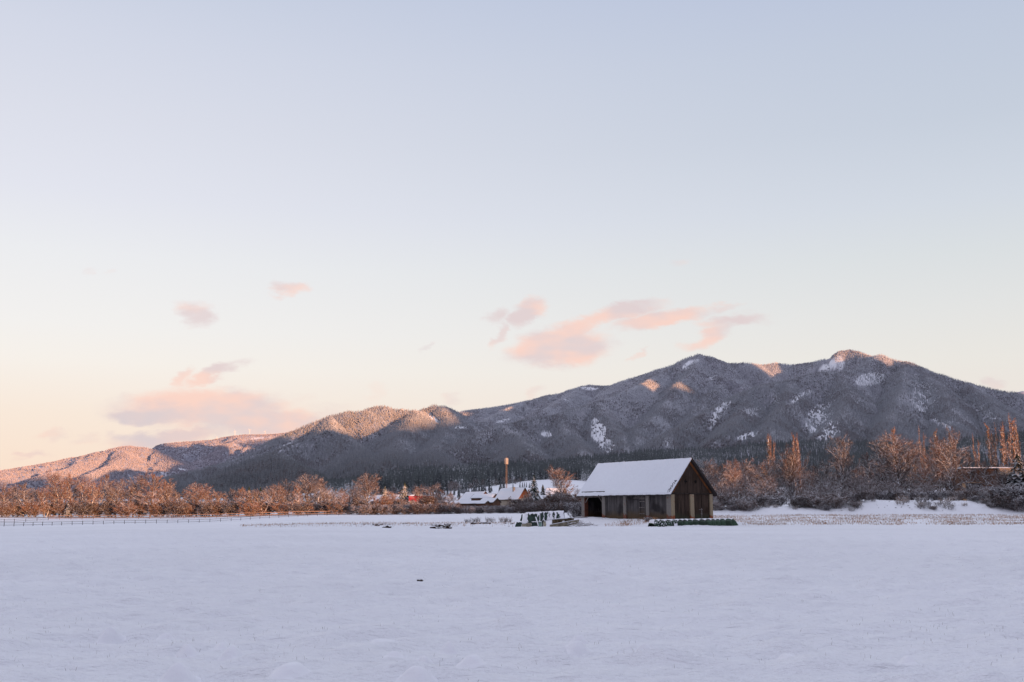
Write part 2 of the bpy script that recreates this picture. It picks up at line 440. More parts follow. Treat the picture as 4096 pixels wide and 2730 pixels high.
def sub(name,r0,r1,m):
    co=np.stack([MX[r0:r1],MY[r0:r1],MZ[r0:r1]],-1).reshape(-1,3)
    ob=npmesh(name,co,gridfaces(r1-r0,ncm),m)
    Pm,Rm=proj(MX[r0:r1],MY[r0:r1],MZ[r0:r1])
    far_=MY[r0:r1]>6700
    cc=np.where(far_,1-keep(Pm,Rm,CLRF),1-keep(Pm,Rm,CLR))
    cc=np.where((MY[r0:r1]<edgeY(Pm)+10)|((Pm<1400)&(MY[r0:r1]<1900)&(terr_low[r0:r1])),1,cc)
    at_=ob.data.attributes.new('clearing','FLOAT','POINT'); at_.data.foreach_set('value',cc.ravel().astype(np.float32))
    return tag(ob,kind='structure')
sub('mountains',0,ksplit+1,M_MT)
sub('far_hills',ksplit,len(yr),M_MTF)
print('terrain',time.time()-T0)
def mz(px,y):
    """height of the mountain grid by column and distance (vectors)"""
    fi=np.interp(y,yr,np.arange(len(yr))); fj=(px-pxs[0])/(pxs[1]-pxs[0])
    i=np.clip(fi.astype(int),0,len(yr)-2); j=np.clip(fj.astype(int),0,ncm-2); u=fi-i; v=fj-j
    return (MZ[i,j]*(1-v)+MZ[i,j+1]*v)*(1-u)+(MZ[i+1,j]*(1-v)+MZ[i+1,j+1]*v)*u
# running visibility (rows seen from the road side) to skip the backs of the hills
_zc=MY*cs+(MZ-EYE)*sn; ROW=1365-F*((MZ-EYE)*cs-MY*sn)/_zc
VIS=np.minimum.accumulate(ROW,axis=0)
def visible(px,y,z,margin):
    fi=np.clip(np.searchsorted(yr,y)-1,0,len(yr)-1); fj=np.clip(np.round((px-pxs[0])/(pxs[1]-pxs[0])).astype(int),0,ncm-1)
    row=1365-F*((z+margin-EYE)*cs-y*sn)/(y*cs+(z-EYE)*sn)
    return row<=VIS[fi,fj]+2

# ------------------------------------------------------------------ tree sources
def conifer_mesh(seed,H,Rb,tiers,pts,name,material,link=False,droop=.35,base=.06):
    r=random.Random(seed); mb=MB()
    for k in range(tiers):
        t=k/(tiers-1) if tiers>1 else 0
        zc=H*(base+(1-base)*t*.96)
        rad=Rb*((1-t)**.85)*(.82+.36*r.random())+.05*Rb
        hh=max(H/tiers*1.25,rad*.62)
        n=pts; off=r.random()*6.28
        vs=[(0,0,min(H,zc+hh))]
        for j in range(2*n):
            a_=off+math.pi*j/n
            rr=rad*(r.uniform(.75,1.15) if j%2==0 else r.uniform(.55,.75))
            zz=zc+(-droop*rad*r.uniform(.2,1) if j%2==0 else hh*.18)
            vs.append((rr*math.cos(a_),rr*math.sin(a_),zz))
        fs=[(0,1+j,1+(j+1)%(2*n)) for j in range(2*n)]
        mb.add(vs,fs)
    me=bpy.data.meshes.new(name); me.from_pydata(mb.v,[],mb.f); me.materials.append(material)
    o=bpy.data.objects.new(name,me)
    if link: COL.objects.link(o)
    return o
def blob_mesh(seed,H,Rb,name,material):
    """small leafless crown seen from far away: a lumpy, open tuft of upright shards"""
    r=random.Random(seed); mb=MB()
    for k in range(64):
        a_=r.random()*6.28; q=math.sqrt(r.random()); 
        x,y=q*Rb*math.cos(a_)*.75,q*Rb*math.sin(a_)*.75
        z0=H*r.uniform(.05,.35); z1=H*(1-.45*q*q)*r.uniform(.75,1.0); w=Rb*r.uniform(.18,.34); b=r.random()*6.28
        mb.add([(x+w*math.cos(b),y+w*math.sin(b),z0+(z1-z0)*.5),(x-w*math.cos(b),y-w*math.sin(b),z0+(z1-z0)*.55),(x*1.25,y*1.25,z1),(x*.6,y*.6,z0)],[(0,2,1),(0,1,3)])
    me=bpy.data.meshes.new(name); me.from_pydata(mb.v,[],mb.f); me.materials.append(material)
    return bpy.data.objects.new(name,me)
def source_collection(name,objs):
    c=bpy.data.collections.new(name)
    for k,o in enumerate(objs):
        c.objects.link(o)
    return c
def scatter(name,pos,rot,scl,idx,col,label,kind='stuff',cat=None,frost_light=None):
    me=bpy.data.meshes.new(name); n=len(pos)
    me.vertices.add(n); me.vertices.foreach_set('co',np.asarray(pos,np.float32).ravel())
    a1=me.attributes.new('turn','FLOAT_VECTOR','POINT'); a1.data.foreach_set('vector',np.asarray(rot,np.float32).ravel())
    a2=me.attributes.new('size','FLOAT_VECTOR','POINT'); a2.data.foreach_set('vector',np.asarray(scl,np.float32).ravel())
    a4=me.attributes.new('frost_light','FLOAT','POINT'); a4.data.foreach_set('value',np.asarray(frost_light if frost_light is not None else np.full(n,.5),np.float32))
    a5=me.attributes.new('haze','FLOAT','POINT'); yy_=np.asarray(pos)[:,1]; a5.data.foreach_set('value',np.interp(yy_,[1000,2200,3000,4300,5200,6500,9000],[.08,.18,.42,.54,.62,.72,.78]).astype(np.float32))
    a3=me.attributes.new('pick','INT','POINT'); a3.data.foreach_set('value',np.asarray(idx,np.int32))
    o=bpy.data.objects.new(name,me); COL.objects.link(o)
    ng=bpy.data.node_groups.new(name+'_nodes','GeometryNodeTree')
    ng.interface.new_socket('Geometry',in_out='INPUT',socket_type='NodeSocketGeometry')
    ng.interface.new_socket('Geometry',in_out='OUTPUT',socket_type='NodeSocketGeometry')
    N=ng.nodes; L=ng.links
    gi=N.new('NodeGroupInput'); go=N.new('NodeGroupOutput')
    ip=N.new('GeometryNodeInstanceOnPoints'); ci=N.new('GeometryNodeCollectionInfo')
    ci.inputs['Collection'].default_value=col; ci.inputs['Separate Children'].default_value=True; ci.inputs['Reset Children'].default_value=True
    def na(nm,dt):
        q=N.new('GeometryNodeInputNamedAttribute'); q.data_type=dt; q.inputs['Name'].default_value=nm; return q.outputs['Attribute']
    L.new(gi.outputs[0],ip.inputs['Points']); L.new(ci.outputs[0],ip.inputs['Instance'])
    ip.inputs['Pick Instance'].default_value=True
    L.new(na('pick','INT'),ip.inputs['Instance Index'])
    L.new(na('turn','FLOAT_VECTOR'),ip.inputs['Rotation']); L.new(na('size','FLOAT_VECTOR'),ip.inputs['Scale'])
    L.new(ip.outputs[0],go.inputs[0])
    md=o.modifiers.new('scatter','NODES'); md.node_group=ng
    return tag(o,label,cat,kind=kind)

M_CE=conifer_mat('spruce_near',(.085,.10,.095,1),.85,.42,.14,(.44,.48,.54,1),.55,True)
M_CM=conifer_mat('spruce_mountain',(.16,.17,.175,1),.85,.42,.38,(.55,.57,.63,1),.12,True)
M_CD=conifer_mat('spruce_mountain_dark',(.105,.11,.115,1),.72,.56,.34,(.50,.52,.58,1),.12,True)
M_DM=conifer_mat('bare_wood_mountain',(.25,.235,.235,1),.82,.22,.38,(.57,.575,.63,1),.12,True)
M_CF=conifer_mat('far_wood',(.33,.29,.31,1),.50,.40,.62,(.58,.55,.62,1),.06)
colE=source_collection('front_wood_sources',[conifer_mesh(100+k,22,3.6,9,7,'wood_spruce',M_CE) for k in range(5)])
colM=source_collection('mountain_wood_sources',
  [conifer_mesh(200+k,20,3.7,5,5,'mountain_spruce_%s'%'abc'[k],M_CM) for k in range(3)]+
  [conifer_mesh(210+k,20,3.5,5,5,'mountain_spruce_dark_%s'%'abc'[k],M_CD) for k in range(2)]+
  [blob_mesh(220+k,14,5.5,'mountain_wood_bare_%s'%'abc'[k],M_DM) for k in range(3)])
colF=source_collection('far_wood_sources',[conifer_mesh(300,18,5.2,3,5,'far_spruce_a',M_CF),conifer_mesh(301,18,5,3,5,'far_spruce_b',M_CF),blob_mesh(302,15,7,'far_wood_bare_a',M_CF),blob_mesh(303,15,7,'far_wood_bare_b',M_CF)])

def sample(n,y0,y1,p0,p1,r_):
    y=np.sqrt(r_.uniform(y0*y0,y1*y1,n)); px=r_.uniform(p0,p1,n)
    return px,y
r2=np.random.default_rng(99)
# front forest
px,y=sample(90000,900,2150,1250,4350,r2)
z=mz(px,y); x=(px-2048)/F*cs*y
eY=edgeY(px); ok=(y>eY+6)&visible(px,y,z,21)
_,rw=proj(x,y,z+8)
ok&=r2.random(len(px))<keep(px,rw,[c for c in CLR if c[1]>1770 and c[0]>2500 or c[0]==1500])
# spacing by hash grid
def thin(x,y,ok,cell):
    key=np.floor(x/cell).astype(np.int64)*100003+np.floor(y/cell).astype(np.int64)
    idx=np.where(ok)[0]; _,first=np.unique(key[idx],return_index=True)
    m=np.zeros(len(x),bool); m[idx[first]]=True; return m
ok=thin(x,y,ok,6.2)
x,y,z,px=x[ok],y[ok],z[ok],px[ok]; n=len(x)
s=r2.uniform(.62,1.12,n)*(.9+.25*fbm(x/150,y/150,2,71)); s*=np.interp(px,[1300,1600,2300,2700,4300],[.8,1.0,1.0,.72,.70])
print('front forest',n)
fr=scatter('dark_spruce_forest',np.stack([x,y,z-.5],1),np.stack([0*x,0*x,r2.uniform(0,6.28,n)],1),np.stack([s*r2.uniform(.85,1.1,n),s*r2.uniform(.85,1.1,n),s],1),r2.integers(0,5,n),colE,'dense dark green spruce forest with snow on its branches on the low foothill',frost_light=np.clip(.50+.38*fbm(x/90,y/90,4,73)-.10*(px>2400),0,1))
# mountain forest
px,y=sample(1700000,1350,6700,-150,4250,r2)
z=mz(px,y); x=(px-2048)/F*cs*y
ok=visible(px,y,z,15)&((y>2150)|(px<1400))&~((px<880)&(y>4800))&(y>np.interp(px,[0,500,800,1250,1400],[2600,2400,1700,1350,2150]))
ok&=~((px<1400)&(z-ground(x,y,False)<3)&(y<2100)&(r2.random(len(px))<.3))
_,rw=proj(x,y,z+6)
patch=fbm(x/170,y/170,3,81)
k=keep(px,rw,CLR); k=np.where((k<1)&(k>.06),np.clip(k+.55*perlin(x/45,y/45,83),0.02,1),k)
ok&=r2.random(len(px))<k
ok=thin(x,y,ok,5.6)
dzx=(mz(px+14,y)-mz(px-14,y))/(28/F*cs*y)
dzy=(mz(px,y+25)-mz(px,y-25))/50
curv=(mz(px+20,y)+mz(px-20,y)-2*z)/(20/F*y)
asp=np.clip(-dzx/.45,-1,1)*.17-np.clip(curv/.3,-1,1)*.12  # right-facing slopes paler, light painted in; crests frostier, gullies darker
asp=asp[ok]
x,y,z,px,patch=x[ok],y[ok],z[ok],px[ok],patch[ok]; n=len(x)
print('mountain forest',n)
u=r2.random(n)+patch*.9
idx=np.where(u<.28,r2.integers(5,8,n),np.where(u<.95,r2.integers(0,3,n),r2.integers(3,5,n)))
order=['mountain_spruce_a','mountain_spruce_b','mountain_spruce_c','mountain_spruce_dark_a','mountain_spruce_dark_b','mountain_wood_bare_a','mountain_wood_bare_b','mountain_wood_bare_c']
srt=sorted(order); remap=np.array([srt.index(o) for o in order])
s=r2.uniform(.6,1.1,n)*np.interp(y,[2200,3500,5000],[.92,.70,.58])
scatter('mountain_forest',np.stack([x,y,z-.5],1),np.stack([0*x,0*x,r2.uniform(0,6.28,n)],1),np.stack([s,s,s*r2.uniform(.8,1.15,n)],1),remap[idx],colM,'snow dusted mixed forest covering the mountain slopes',frost_light=np.clip(.40+z/1400+.45*fbm(x/330,y/330,4,87)-.22*((px>2700)*(y<4700))+.34*((px<2520)*(y>4900))-.14*((px<1900)*(y<4600))+asp,0,1))
# far hills
px,y=sample(420000,4800,11300,-150,1750,r2)
z=mz(px,y); x=(px-2048)/F*cs*y
ok=visible(px,y,z,14); _,rw=proj(x,y,z+4); ok&=r2.random(len(px))<keep(px,rw,CLRF)
ok=thin(x,y,ok,9.5)&((y>6700)|(px<880))
x,y,z=x[ok],y[ok],z[ok]; n=len(x); s=r2.uniform(.5,.85,n)
print('far forest',n)
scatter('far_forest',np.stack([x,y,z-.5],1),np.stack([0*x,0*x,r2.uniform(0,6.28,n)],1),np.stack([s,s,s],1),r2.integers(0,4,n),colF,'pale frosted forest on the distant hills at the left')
print('forests',time.time()-T0)

# ------------------------------------------------------------------ bare trees
def bare_tree(seed,H,W,name,twig,multi=1,first=.14,up=.45,n1=26,n2=9,n3=7,n4=4,tw=.036,tr=None,shape='round',nolimb=False):
    r=random.Random(seed); tb=MB(); cb_v=[]; cb_f=[]
    tr=tr or H*.016
    def rv(a_): return Vector((r.gauss(0,a_),r.gauss(0,a_),r.gauss(0,a_)))
    def path(p,d,L,n,wob,trop):
        pts=[p.copy()]; dd=d.copy()
        for i in range(n):
            dd=(dd+rv(wob)+Vector((0,0,trop))).normalized(); p=p+dd*L/n; pts.append(p.copy())
        return pts
    def ribbon(pts,w0,w1):
        side=rv(1).cross(pts[-1]-pts[0]); 
        if side.length<1e-6: side=Vector((1,0,0))
        side.normalize(); o=len(cb_v); n=len(pts)
        for i,p in enumerate(pts):
            w=(w0+(w1-w0)*i/(n-1))*.5
            cb_v.append(tuple(p+side*w)); cb_v.append(tuple(p-side*w))
        for i in range(n-1): cb_f.append((o+2*i,o+2*i+1,o+2*i+3,o+2*i+2))
    def branch_dir(az,elev): return Vector((math.cos(az)*math.cos(elev),math.sin(az)*math.cos(elev),math.sin(elev)))
    stems=[]
    for k in range(multi):
        if multi==1: p0=Vector((0,0,-.3)); d0=Vector((r.gauss(0,.03),r.gauss(0,.03),1)).normalized(); HH=H
        else:
            az=6.28*k/multi+r.random(); p0=Vector((.25*math.cos(az),.25*math.sin(az),-.3)); sp=(.5 if shape=='shrub' else .16)*r.uniform(.5,1.3)
            d0=Vector((math.cos(az)*sp,math.sin(az)*sp,1)).normalized(); HH=H*r.uniform(.75,1)
        pts=path(p0,d0,HH*(.97 if shape!='round' else .9),8,.05 if shape!='shrub' else .1,.05)
        rr=tr/(multi**.35)
        tb.tube(pts,[rr*(1-.88*i/8)+.01 for i in range(9)],5,False)
        stems.append((pts,HH))
    az=r.random()*6.28
    for pts,HH in stems:
        for b in range(n1):
            t=first+(1-first)*(b+r.random())/n1*.97
            i=min(7,int(t*8)); q=pts[i].lerp(pts[i+1],t*8-i)
            az+=2.4+r.gauss(0,.4)
            if shape=='round': prof=math.sin(math.pi*min(1,(1-(t-first)/(1-first))*.62+.33))**.8; el=R(25+45*t)+r.gauss(0,.12)
            elif shape=='cone': prof=(1-t)*1.25+.12; el=R(20+25*t)+r.gauss(0,.12)
            elif shape=='poplar': prof=.75*(1-t)**.5+.25; el=R(66)+r.gauss(0,.08)
            elif shape=='sweep': prof=(1-t)**.7*1.2+.15; el=R(12+30*t)+r.gauss(0,.15)
            else: prof=.6+.5*(1-t); el=R(35+30*t)+r.gauss(0,.2)
            L=W*.5*prof*r.uniform(.75,1.15)
            if shape=='poplar': L=W*.5*prof*r.uniform(1.6,2.6)
            d=branch_dir(az,el); bp=path(q,d,L,5,.13,up*.16 if shape!='poplar' else .1)
            r1=max(.03,tr*.55*(1-t*.7))
            tb.tube(bp,[r1*(1-.8*j/5) for j in range(6)],4,False)
            for c in range(n2):
                u=.15+.85*(c+r.random())/n2; j=min(4,int(u*5)); s_=bp[j].lerp(bp[j+1],u*5-j)
                dd=(bp[min(5,j+1)]-bp[j]).normalized(); sd=(dd+rv(.55)+Vector((0,0,up*.35))).normalized()
                L2=L*.42*(1.15-u*.6)*r.uniform(.6,1.2)
                sp=path(s_,sd,L2,3,.18,up*.12)
                tb.tube(sp,[r1*.5*(1-.7*q_/3)+.006 for q_ in range(4)],3,False)
                for e in range(n3):
                    v=.1+.9*(e+r.random())/n3; jj=min(2,int(v*3)); w_=sp[jj].lerp(sp[jj+1],v*3-jj)
                    td=((sp[jj+1]-sp[jj]).normalized()+rv(.6)+Vector((0,0,up*.4))).normalized()
                    L3=max(.35,L2*.5)*r.uniform(.5,1.2)
                    tp=path(w_,td,L3,2,.2,up*.15); ribbon(tp,tw*1.3,tw*.8)
                    for f_ in range(n4):
                        m_=tp[r.choice((1,1,2))] if True else tp[1]
                        fd=(td+rv(.6)+Vector((0,0,up*.4))).normalized(); ribbon([m_,m_+fd*L3*r.uniform(.4,.8)],tw,tw*.5)
    me1=bpy.data.meshes.new('trunk'); me1.from_pydata(tb.v,[],tb.f); me1.materials.append(M_BARK); me1.polygons.foreach_set('use_smooth',[True]*len(tb.f))
    me2=bpy.data.meshes.new('crown'); me2.from_pydata(cb_v,[],cb_f); me2.materials.append(twig)
    zs_=sorted(p[2] for p in cb_v); top=zs_[int(len(zs_)*.975)]; xs=[p[0] for p in cb_v]
    xs.sort(); wid=xs[int(len(xs)*.97)]-xs[int(len(xs)*.03)]
    return dict(trunk=me1,crown=me2,H=top,W=wid)
PROTO={}
def proto(key,**kw): PROTO[key]=bare_tree(**kw)
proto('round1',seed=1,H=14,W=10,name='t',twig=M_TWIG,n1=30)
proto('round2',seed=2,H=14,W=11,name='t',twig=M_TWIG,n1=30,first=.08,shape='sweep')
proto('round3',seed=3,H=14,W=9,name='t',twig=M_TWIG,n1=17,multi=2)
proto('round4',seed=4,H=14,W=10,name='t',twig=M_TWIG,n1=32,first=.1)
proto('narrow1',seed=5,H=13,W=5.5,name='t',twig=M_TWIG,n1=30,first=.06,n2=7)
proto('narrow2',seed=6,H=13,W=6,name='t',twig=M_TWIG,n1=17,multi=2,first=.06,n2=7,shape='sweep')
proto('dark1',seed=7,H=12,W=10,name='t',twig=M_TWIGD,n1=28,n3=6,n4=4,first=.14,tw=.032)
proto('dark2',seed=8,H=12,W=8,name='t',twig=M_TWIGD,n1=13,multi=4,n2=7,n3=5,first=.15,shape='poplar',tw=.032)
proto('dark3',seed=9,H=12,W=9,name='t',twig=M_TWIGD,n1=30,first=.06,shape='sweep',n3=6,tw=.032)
proto('frost_light1',seed=10,H=9,W=8,name='t',twig=M_TWIGS,n1=15,multi=3,first=.06,n3=6,shape='sweep',tw=.032)
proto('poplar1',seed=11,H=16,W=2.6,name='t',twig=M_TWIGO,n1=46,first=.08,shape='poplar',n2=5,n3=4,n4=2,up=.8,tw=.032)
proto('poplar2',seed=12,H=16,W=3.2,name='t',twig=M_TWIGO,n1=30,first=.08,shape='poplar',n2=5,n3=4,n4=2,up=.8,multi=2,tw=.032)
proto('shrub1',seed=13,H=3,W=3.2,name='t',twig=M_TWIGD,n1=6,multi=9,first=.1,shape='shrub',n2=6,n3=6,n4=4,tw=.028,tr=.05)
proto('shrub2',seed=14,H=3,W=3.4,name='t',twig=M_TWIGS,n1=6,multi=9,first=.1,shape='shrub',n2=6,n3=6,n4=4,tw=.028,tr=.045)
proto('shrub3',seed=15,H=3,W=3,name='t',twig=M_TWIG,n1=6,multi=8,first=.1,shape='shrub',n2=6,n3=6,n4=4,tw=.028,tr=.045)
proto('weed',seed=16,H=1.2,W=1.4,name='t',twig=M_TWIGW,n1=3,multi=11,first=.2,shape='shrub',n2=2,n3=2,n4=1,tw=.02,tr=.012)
print('protos',time.time()-T0)
def put_tree(name,key,px,top,Y,w,label,cat='tree',group=None,base=None,sink=.1,crown_mat=None):
    """tree by column, row of its top, distance and crown width in photo pixels"""
    P=PROTO[key]
    g_=gpt(px,Y)
    t=at(px,top,Y); h=max(.3,t.z-g_.z); ppm=F/(Y*cs)
    wm=w/ppm
    if 'shrub' in key or key=='weed': h=max(h,.55*wm)
    o=thing(name,label,cat,(g_.x,g_.y,g_.z-sink),random.random()*6.28,group)
    o.scale=(wm/P['W'],wm/P['W'],(h+sink)/P['H'])
    for nm in ('trunk','crown'):
        c=bpy.data.objects.new(nm,P[nm]); COL.objects.link(c); c.parent=o
    return o
C_SPR={}
def conifer_proto(key,seed,H,Rb,tiers,pts,m):
    o=conifer_mesh(seed,H,Rb,tiers,pts,'crown',m,False,droop=.45,base=.1)
    tb=MB(); tb.tube([(0,0,-.5),(0,0,H*.5),(0,0,H*.95)],[H*.014,H*.009,.02],6)
    me=bpy.data.meshes.new('trunk'); me.from_pydata(tb.v,[],tb.f); me.materials.append(M_BARK)
    C_SPR[key]=dict(trunk=me,crown=o.data,H=H,W=2*Rb*.56)
M_SPR=conifer_mat('garden_spruce',(.030,.045,.028,1),.70,.50,0,nscale=1.3)
M_SPD=conifer_mat('edge_spruce',(.08,.09,.085,1),.62,.62,.12,(.28,.31,.38,1),.55)
M_SPK=conifer_mat('dark_spruce',(.018,.026,.020,1),.45,.55,0,nscale=1.3)
conifer_proto('spruce1',401,14,3.2,17,11,M_SPR)
conifer_proto('spruce2',402,14,3.0,15,10,M_SPR)
conifer_proto('dark',403,14,3.4,15,11,M_SPK)
for k in range(4): conifer_proto('edge%d'%k,410+k,22,3.5,13,9,M_SPD)
PROTO.update(C_SPR)

LEFT=[ # key, column, top row, distance, width, extra words
('round1',8,1943,352,85,'at the left frame edge'),('narrow1',52,1950,362,50,None),('round2',95,1938,350,95,None),('narrow2',140,1965,365,55,None),
('round3',182,1948,350,62,None),('round4',238,1897,352,92,'tall twiggy'),('narrow1',286,1908,358,60,None),('round1',318,1925,366,64,None),('round3',352,1922,350,74,'with forked pale branches'),
('round2',400,1904,355,96,None),('narrow2',436,1930,368,50,None),('round1',462,1926,352,70,'with leaning pale stem'),('narrow1',500,1945,366,50,None),('round4',532,1906,354,80,None),
('round2',600,1904,348,150,'widest crowned'),('narrow1',650,1925,366,56,None),('round3',672,1942,352,56,None),
('narrow2',722,1968,352,52,'low'),('round1',786,1941,352,92,'dome shaped'),('narrow1',744,1985,368,50,None),('round3',845,1964,356,56,None),
('narrow2',885,1978,354,56,None),('round4',918,1966,362,60,None),('round2',955,1954,352,54,None),('narrow1',985,1970,350,56,None),('narrow1',1012,1966,352,46,None),('round3',1050,1962,350,60,None),
('round4',1078,1944,356,60,None),('round2',1112,1950,352,58,None),('dark1',1150,1928,366,74,'dark'),('round1',1226,1907,356,96,'tall orange crowned'),
('narrow2',1185,1950,350,50,None),('narrow1',1268,1922,364,60,None),('round3',1302,1958,352,64,None),('dark3',1338,1962,366,62,'dark'),('round2',1368,1978,356,60,'small'),
('round3',1412,1985,372,50,None)]
LEFT.sort(key=lambda t:t[1])
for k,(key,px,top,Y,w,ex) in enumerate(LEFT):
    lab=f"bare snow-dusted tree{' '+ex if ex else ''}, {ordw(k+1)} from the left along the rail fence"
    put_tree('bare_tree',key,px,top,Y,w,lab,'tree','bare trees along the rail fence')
# conifers inside that row
for px,top,Y,w,lab in [(992,1944,362,34,'dark snowy spruce, left one of two above the bare trees'),(1038,1946,362,34,'dark snowy spruce, right one of two above the bare trees'),
  (270,2010,346,24,'small dark spruce among the bare trunks at the left')]:
    put_tree('spruce_tree','spruce2',px,top,Y,w,lab,'spruce')
# low scrub at the foot of the left trees
LS=sorted([(20,2015),(75,2020),(130,2012),(205,2018),(262,2010),(330,2014),(382,2020),(440,2012),(500,2018),(560,2016),(630,2014),(700,2010),(752,2018),(820,2016),(868,2012),(930,2014),(1000,2012),(1060,2016),(1130,2014),(1200,2016),(1250,2018),(1310,2012),(1352,2010),(1400,2012)])
for k,(px,top) in enumerate(LS):
    put_tree('shrub',('shrub3','shrub1')[k%2],px,top,344+(k*7%11),74,f"reddish twiggy thicket under the sunlit trees, {ordw(k+1)} from the left",'shrub','thickets under the sunlit trees')

rk=random.Random(21)
BT=sorted([(-10+k*35.5+rk.uniform(-9,9)) for k in range(42)])
for k,px in enumerate(BT):
    put_tree('bare_tree',rk.choice(['dark1','dark3','round2','dark3','narrow1']),px,rk.uniform(1955,1988),rk.uniform(400,470),rk.uniform(60,84),f"greyish tree behind the sunlit row, {ordw(k+1)} from the left",'tree','trees in the second row behind the sunlit ones')
rk=random.Random(31)
VB=sorted([rk.uniform(1560,2010) for _ in range(22)])
for k,px in enumerate(VB):
    put_tree('bare_tree',rk.choice(['frost_light1','dark3','dark1','narrow2']),px,rk.uniform(1966,1988),rk.uniform(430,560),rk.uniform(36,60),f"hazy bare tree among the village roofs, {ordw(k+1)} from the left",'tree','hazy bare trees among the village roofs')
# village trees and hedge
VT=[('round1',1467,1903,362,88,'bare_tree','tall lone tree with glowing orange crown left of the red roof','tree'),
('round3',1420,1952,372,60,'bare_tree','smaller bare tree just left of the tall orange crowned one','tree'),
('spruce2',1538,1944,372,50,'spruce_tree','snowy spruce half hidden behind thickets left of the pointed spruce','spruce'),
('round4',1572,1972,360,60,'bare_tree','low bare tree left of the pointed snowy spruce','tree'),
('spruce1',1617,1929,372,48,'spruce_tree','pointed spruce with sunlit snow left of the red roof','spruce'),
('round3',1702,1946,366,68,'bare_tree','orange lit bare tree right beside the red roof','tree'),
('round2',1764,1962,368,72,'bare_tree','orange lit bare tree right of the red roof, wide crown','tree'),
('narrow1',1811,1970,385,16,'bare_tree','slim columnar tree beside the pyramid roofed house','tree'),
('spruce1',2136,1898,360,48,'spruce_tree','dark spruce with golden lit snow right of the farmhouse','spruce'),
('dark',2172,1938,400,36,'spruce_tree','dark blurred conifer behind the golden lit spruce','spruce'),
('round4',2258,1884,352,98,'bare_tree','big rounded orange tree left of the barn roof','tree'),
('round2',2105,1962,348,46,'bare_tree','small frosted tree before the farmhouse gable','tree'),
('round1',2318,1960,372,40,'bare_tree','small tree peeking out at the barn roof corner','tree'),
('narrow2',2040,1990,350,30,'bare_tree','thin sapling before the farmhouse wall','tree')]
for key,px,top,Y,w,nm,lab,cat in VT: put_tree(nm,key,px,top,Y,w,lab,cat)
HS=[(1440,2005,62),(1490,2012,66),(1535,1992,60),(1580,2000,70),(1625,2005,66),(1668,2010,70),(1710,1990,66),(1752,2005,66),(1795,2012,56),(1835,2022,60),(1880,2018,66),(1925,2024,66),(1968,2026,60),(2010,2028,62),(2052,2020,62),(2092,2000,66),(2130,2010,60),(2170,2002,66),(2212,1986,72),(2252,1972,84),(2296,1984,70),(2335,1990,60)]
for k,(px,top,w) in enumerate(HS):
    if 1820<px<2080: top=2032; w=44
    put_tree('shrub',('shrub1','shrub2','shrub3')[k%3],px,top,342+(k*5%9),w*1.15,f"snowy brown hedge bush before the village, {ordw(k+1)} from the left",'shrub','hedge bushes before the village')
for k,(px,top,w) in enumerate([(x_,2034+((x_*7)%9),(58 if not 1820<x_<2080 else 36)) for x_ in range(1455,2350,42)]):
    put_tree('shrub',('shrub2','shrub1')[k%2],px,top,336+(k*3%5),w*1.2,f"low frosted bush in the front of the hedge, {ordw(k+1)} from the left",'shrub','low bushes in front of the hedge')
put_tree('shrub','shrub2',2312,2022,150,62,'frosted bush against the left end of the barn','shrub')
put_tree('shrub','shrub2',2590,2080,127.5,30,'small frosted weed bush at the barn base beside the green bales','shrub',None)
for k,(px,top,w) in enumerate([(1905,2078,30),(1958,2070,30),(2010,2068,26),(2030,2070,26),(1870,2083,22)]):
    put_tree('weed_tuft','weed',px,top,165,w*1.3,f"brownish dry weed tuft in the snow strip, {ordw([1905,1958,2010,2030,1870].index(px)+1)} of five",'weeds','dry weed tufts in the snow strip')

# right-hand trees
RT=[('dark1',2838,1850,262,90,'behind the barn gable'),('dark3',2885,1868,270,70,None),('round1',2937,1853,240,66,'with sunlit crown beside the barn'),('frost_light1',2880,1930,238,80,'frosted'),
('round4',2990,1880,262,70,None),('round3',3030,1852,250,90,'with sunlit crown'),('round1',3075,1848,242,100,'bushy sunlit'),('frost_light1',3050,1920,232,100,'frosted'),
('dark2',3172,1800,238,84,'with bundle of dark trunks'),('round3',3222,1880,246,70,'low sunlit'),('dark3',3262,1865,262,80,None),('dark1',3312,1850,256,100,None),('frost_light1',3290,1930,236,110,'frosted'),
('dark1',3382,1756,240,104,'tall with straight dark trunk'),('dark3',3430,1880,258,80,None),('frost_light1',3440,1900,238,90,'frosted'),('dark3',3478,1820,262,90,None),('dark1',3540,1768,244,120,None),
('round1',3606,1750,240,150,'largest rusty'),('dark1',3650,1800,256,100,None),('frost_light1',3560,1925,234,90,'frosted'),('round3',3712,1788,248,90,'rusty'),('dark2',3770,1790,258,80,None),
('dark1',3812,1762,242,120,'broad dark'),('frost_light1',3700,1930,234,80,'frosted'),('round3',3795,1742,272,70,None),('dark3',3890,1822,262,70,None),('dark3',3950,1850,262,90,None),('frost_light1',3905,1940,240,80,'frosted'),
('dark1',4020,1880,240,90,None),('frost_light1',4058,1940,226,120,'frosted'),('frost_light1',3985,1950,232,80,'frosted'),('dark1',4100,1830,262,90,'at the right frame edge')]
RT.sort(key=lambda t:t[1])
for k,(key,px,top,Y,w,ex) in enumerate(RT):
    put_tree('bare_tree',key,px,top,Y,w,f"leafless tree{' '+ex if ex else ''} behind the snow bank, {ordw(k+1)} from the barn",'tree','leafless trees behind the snow bank')
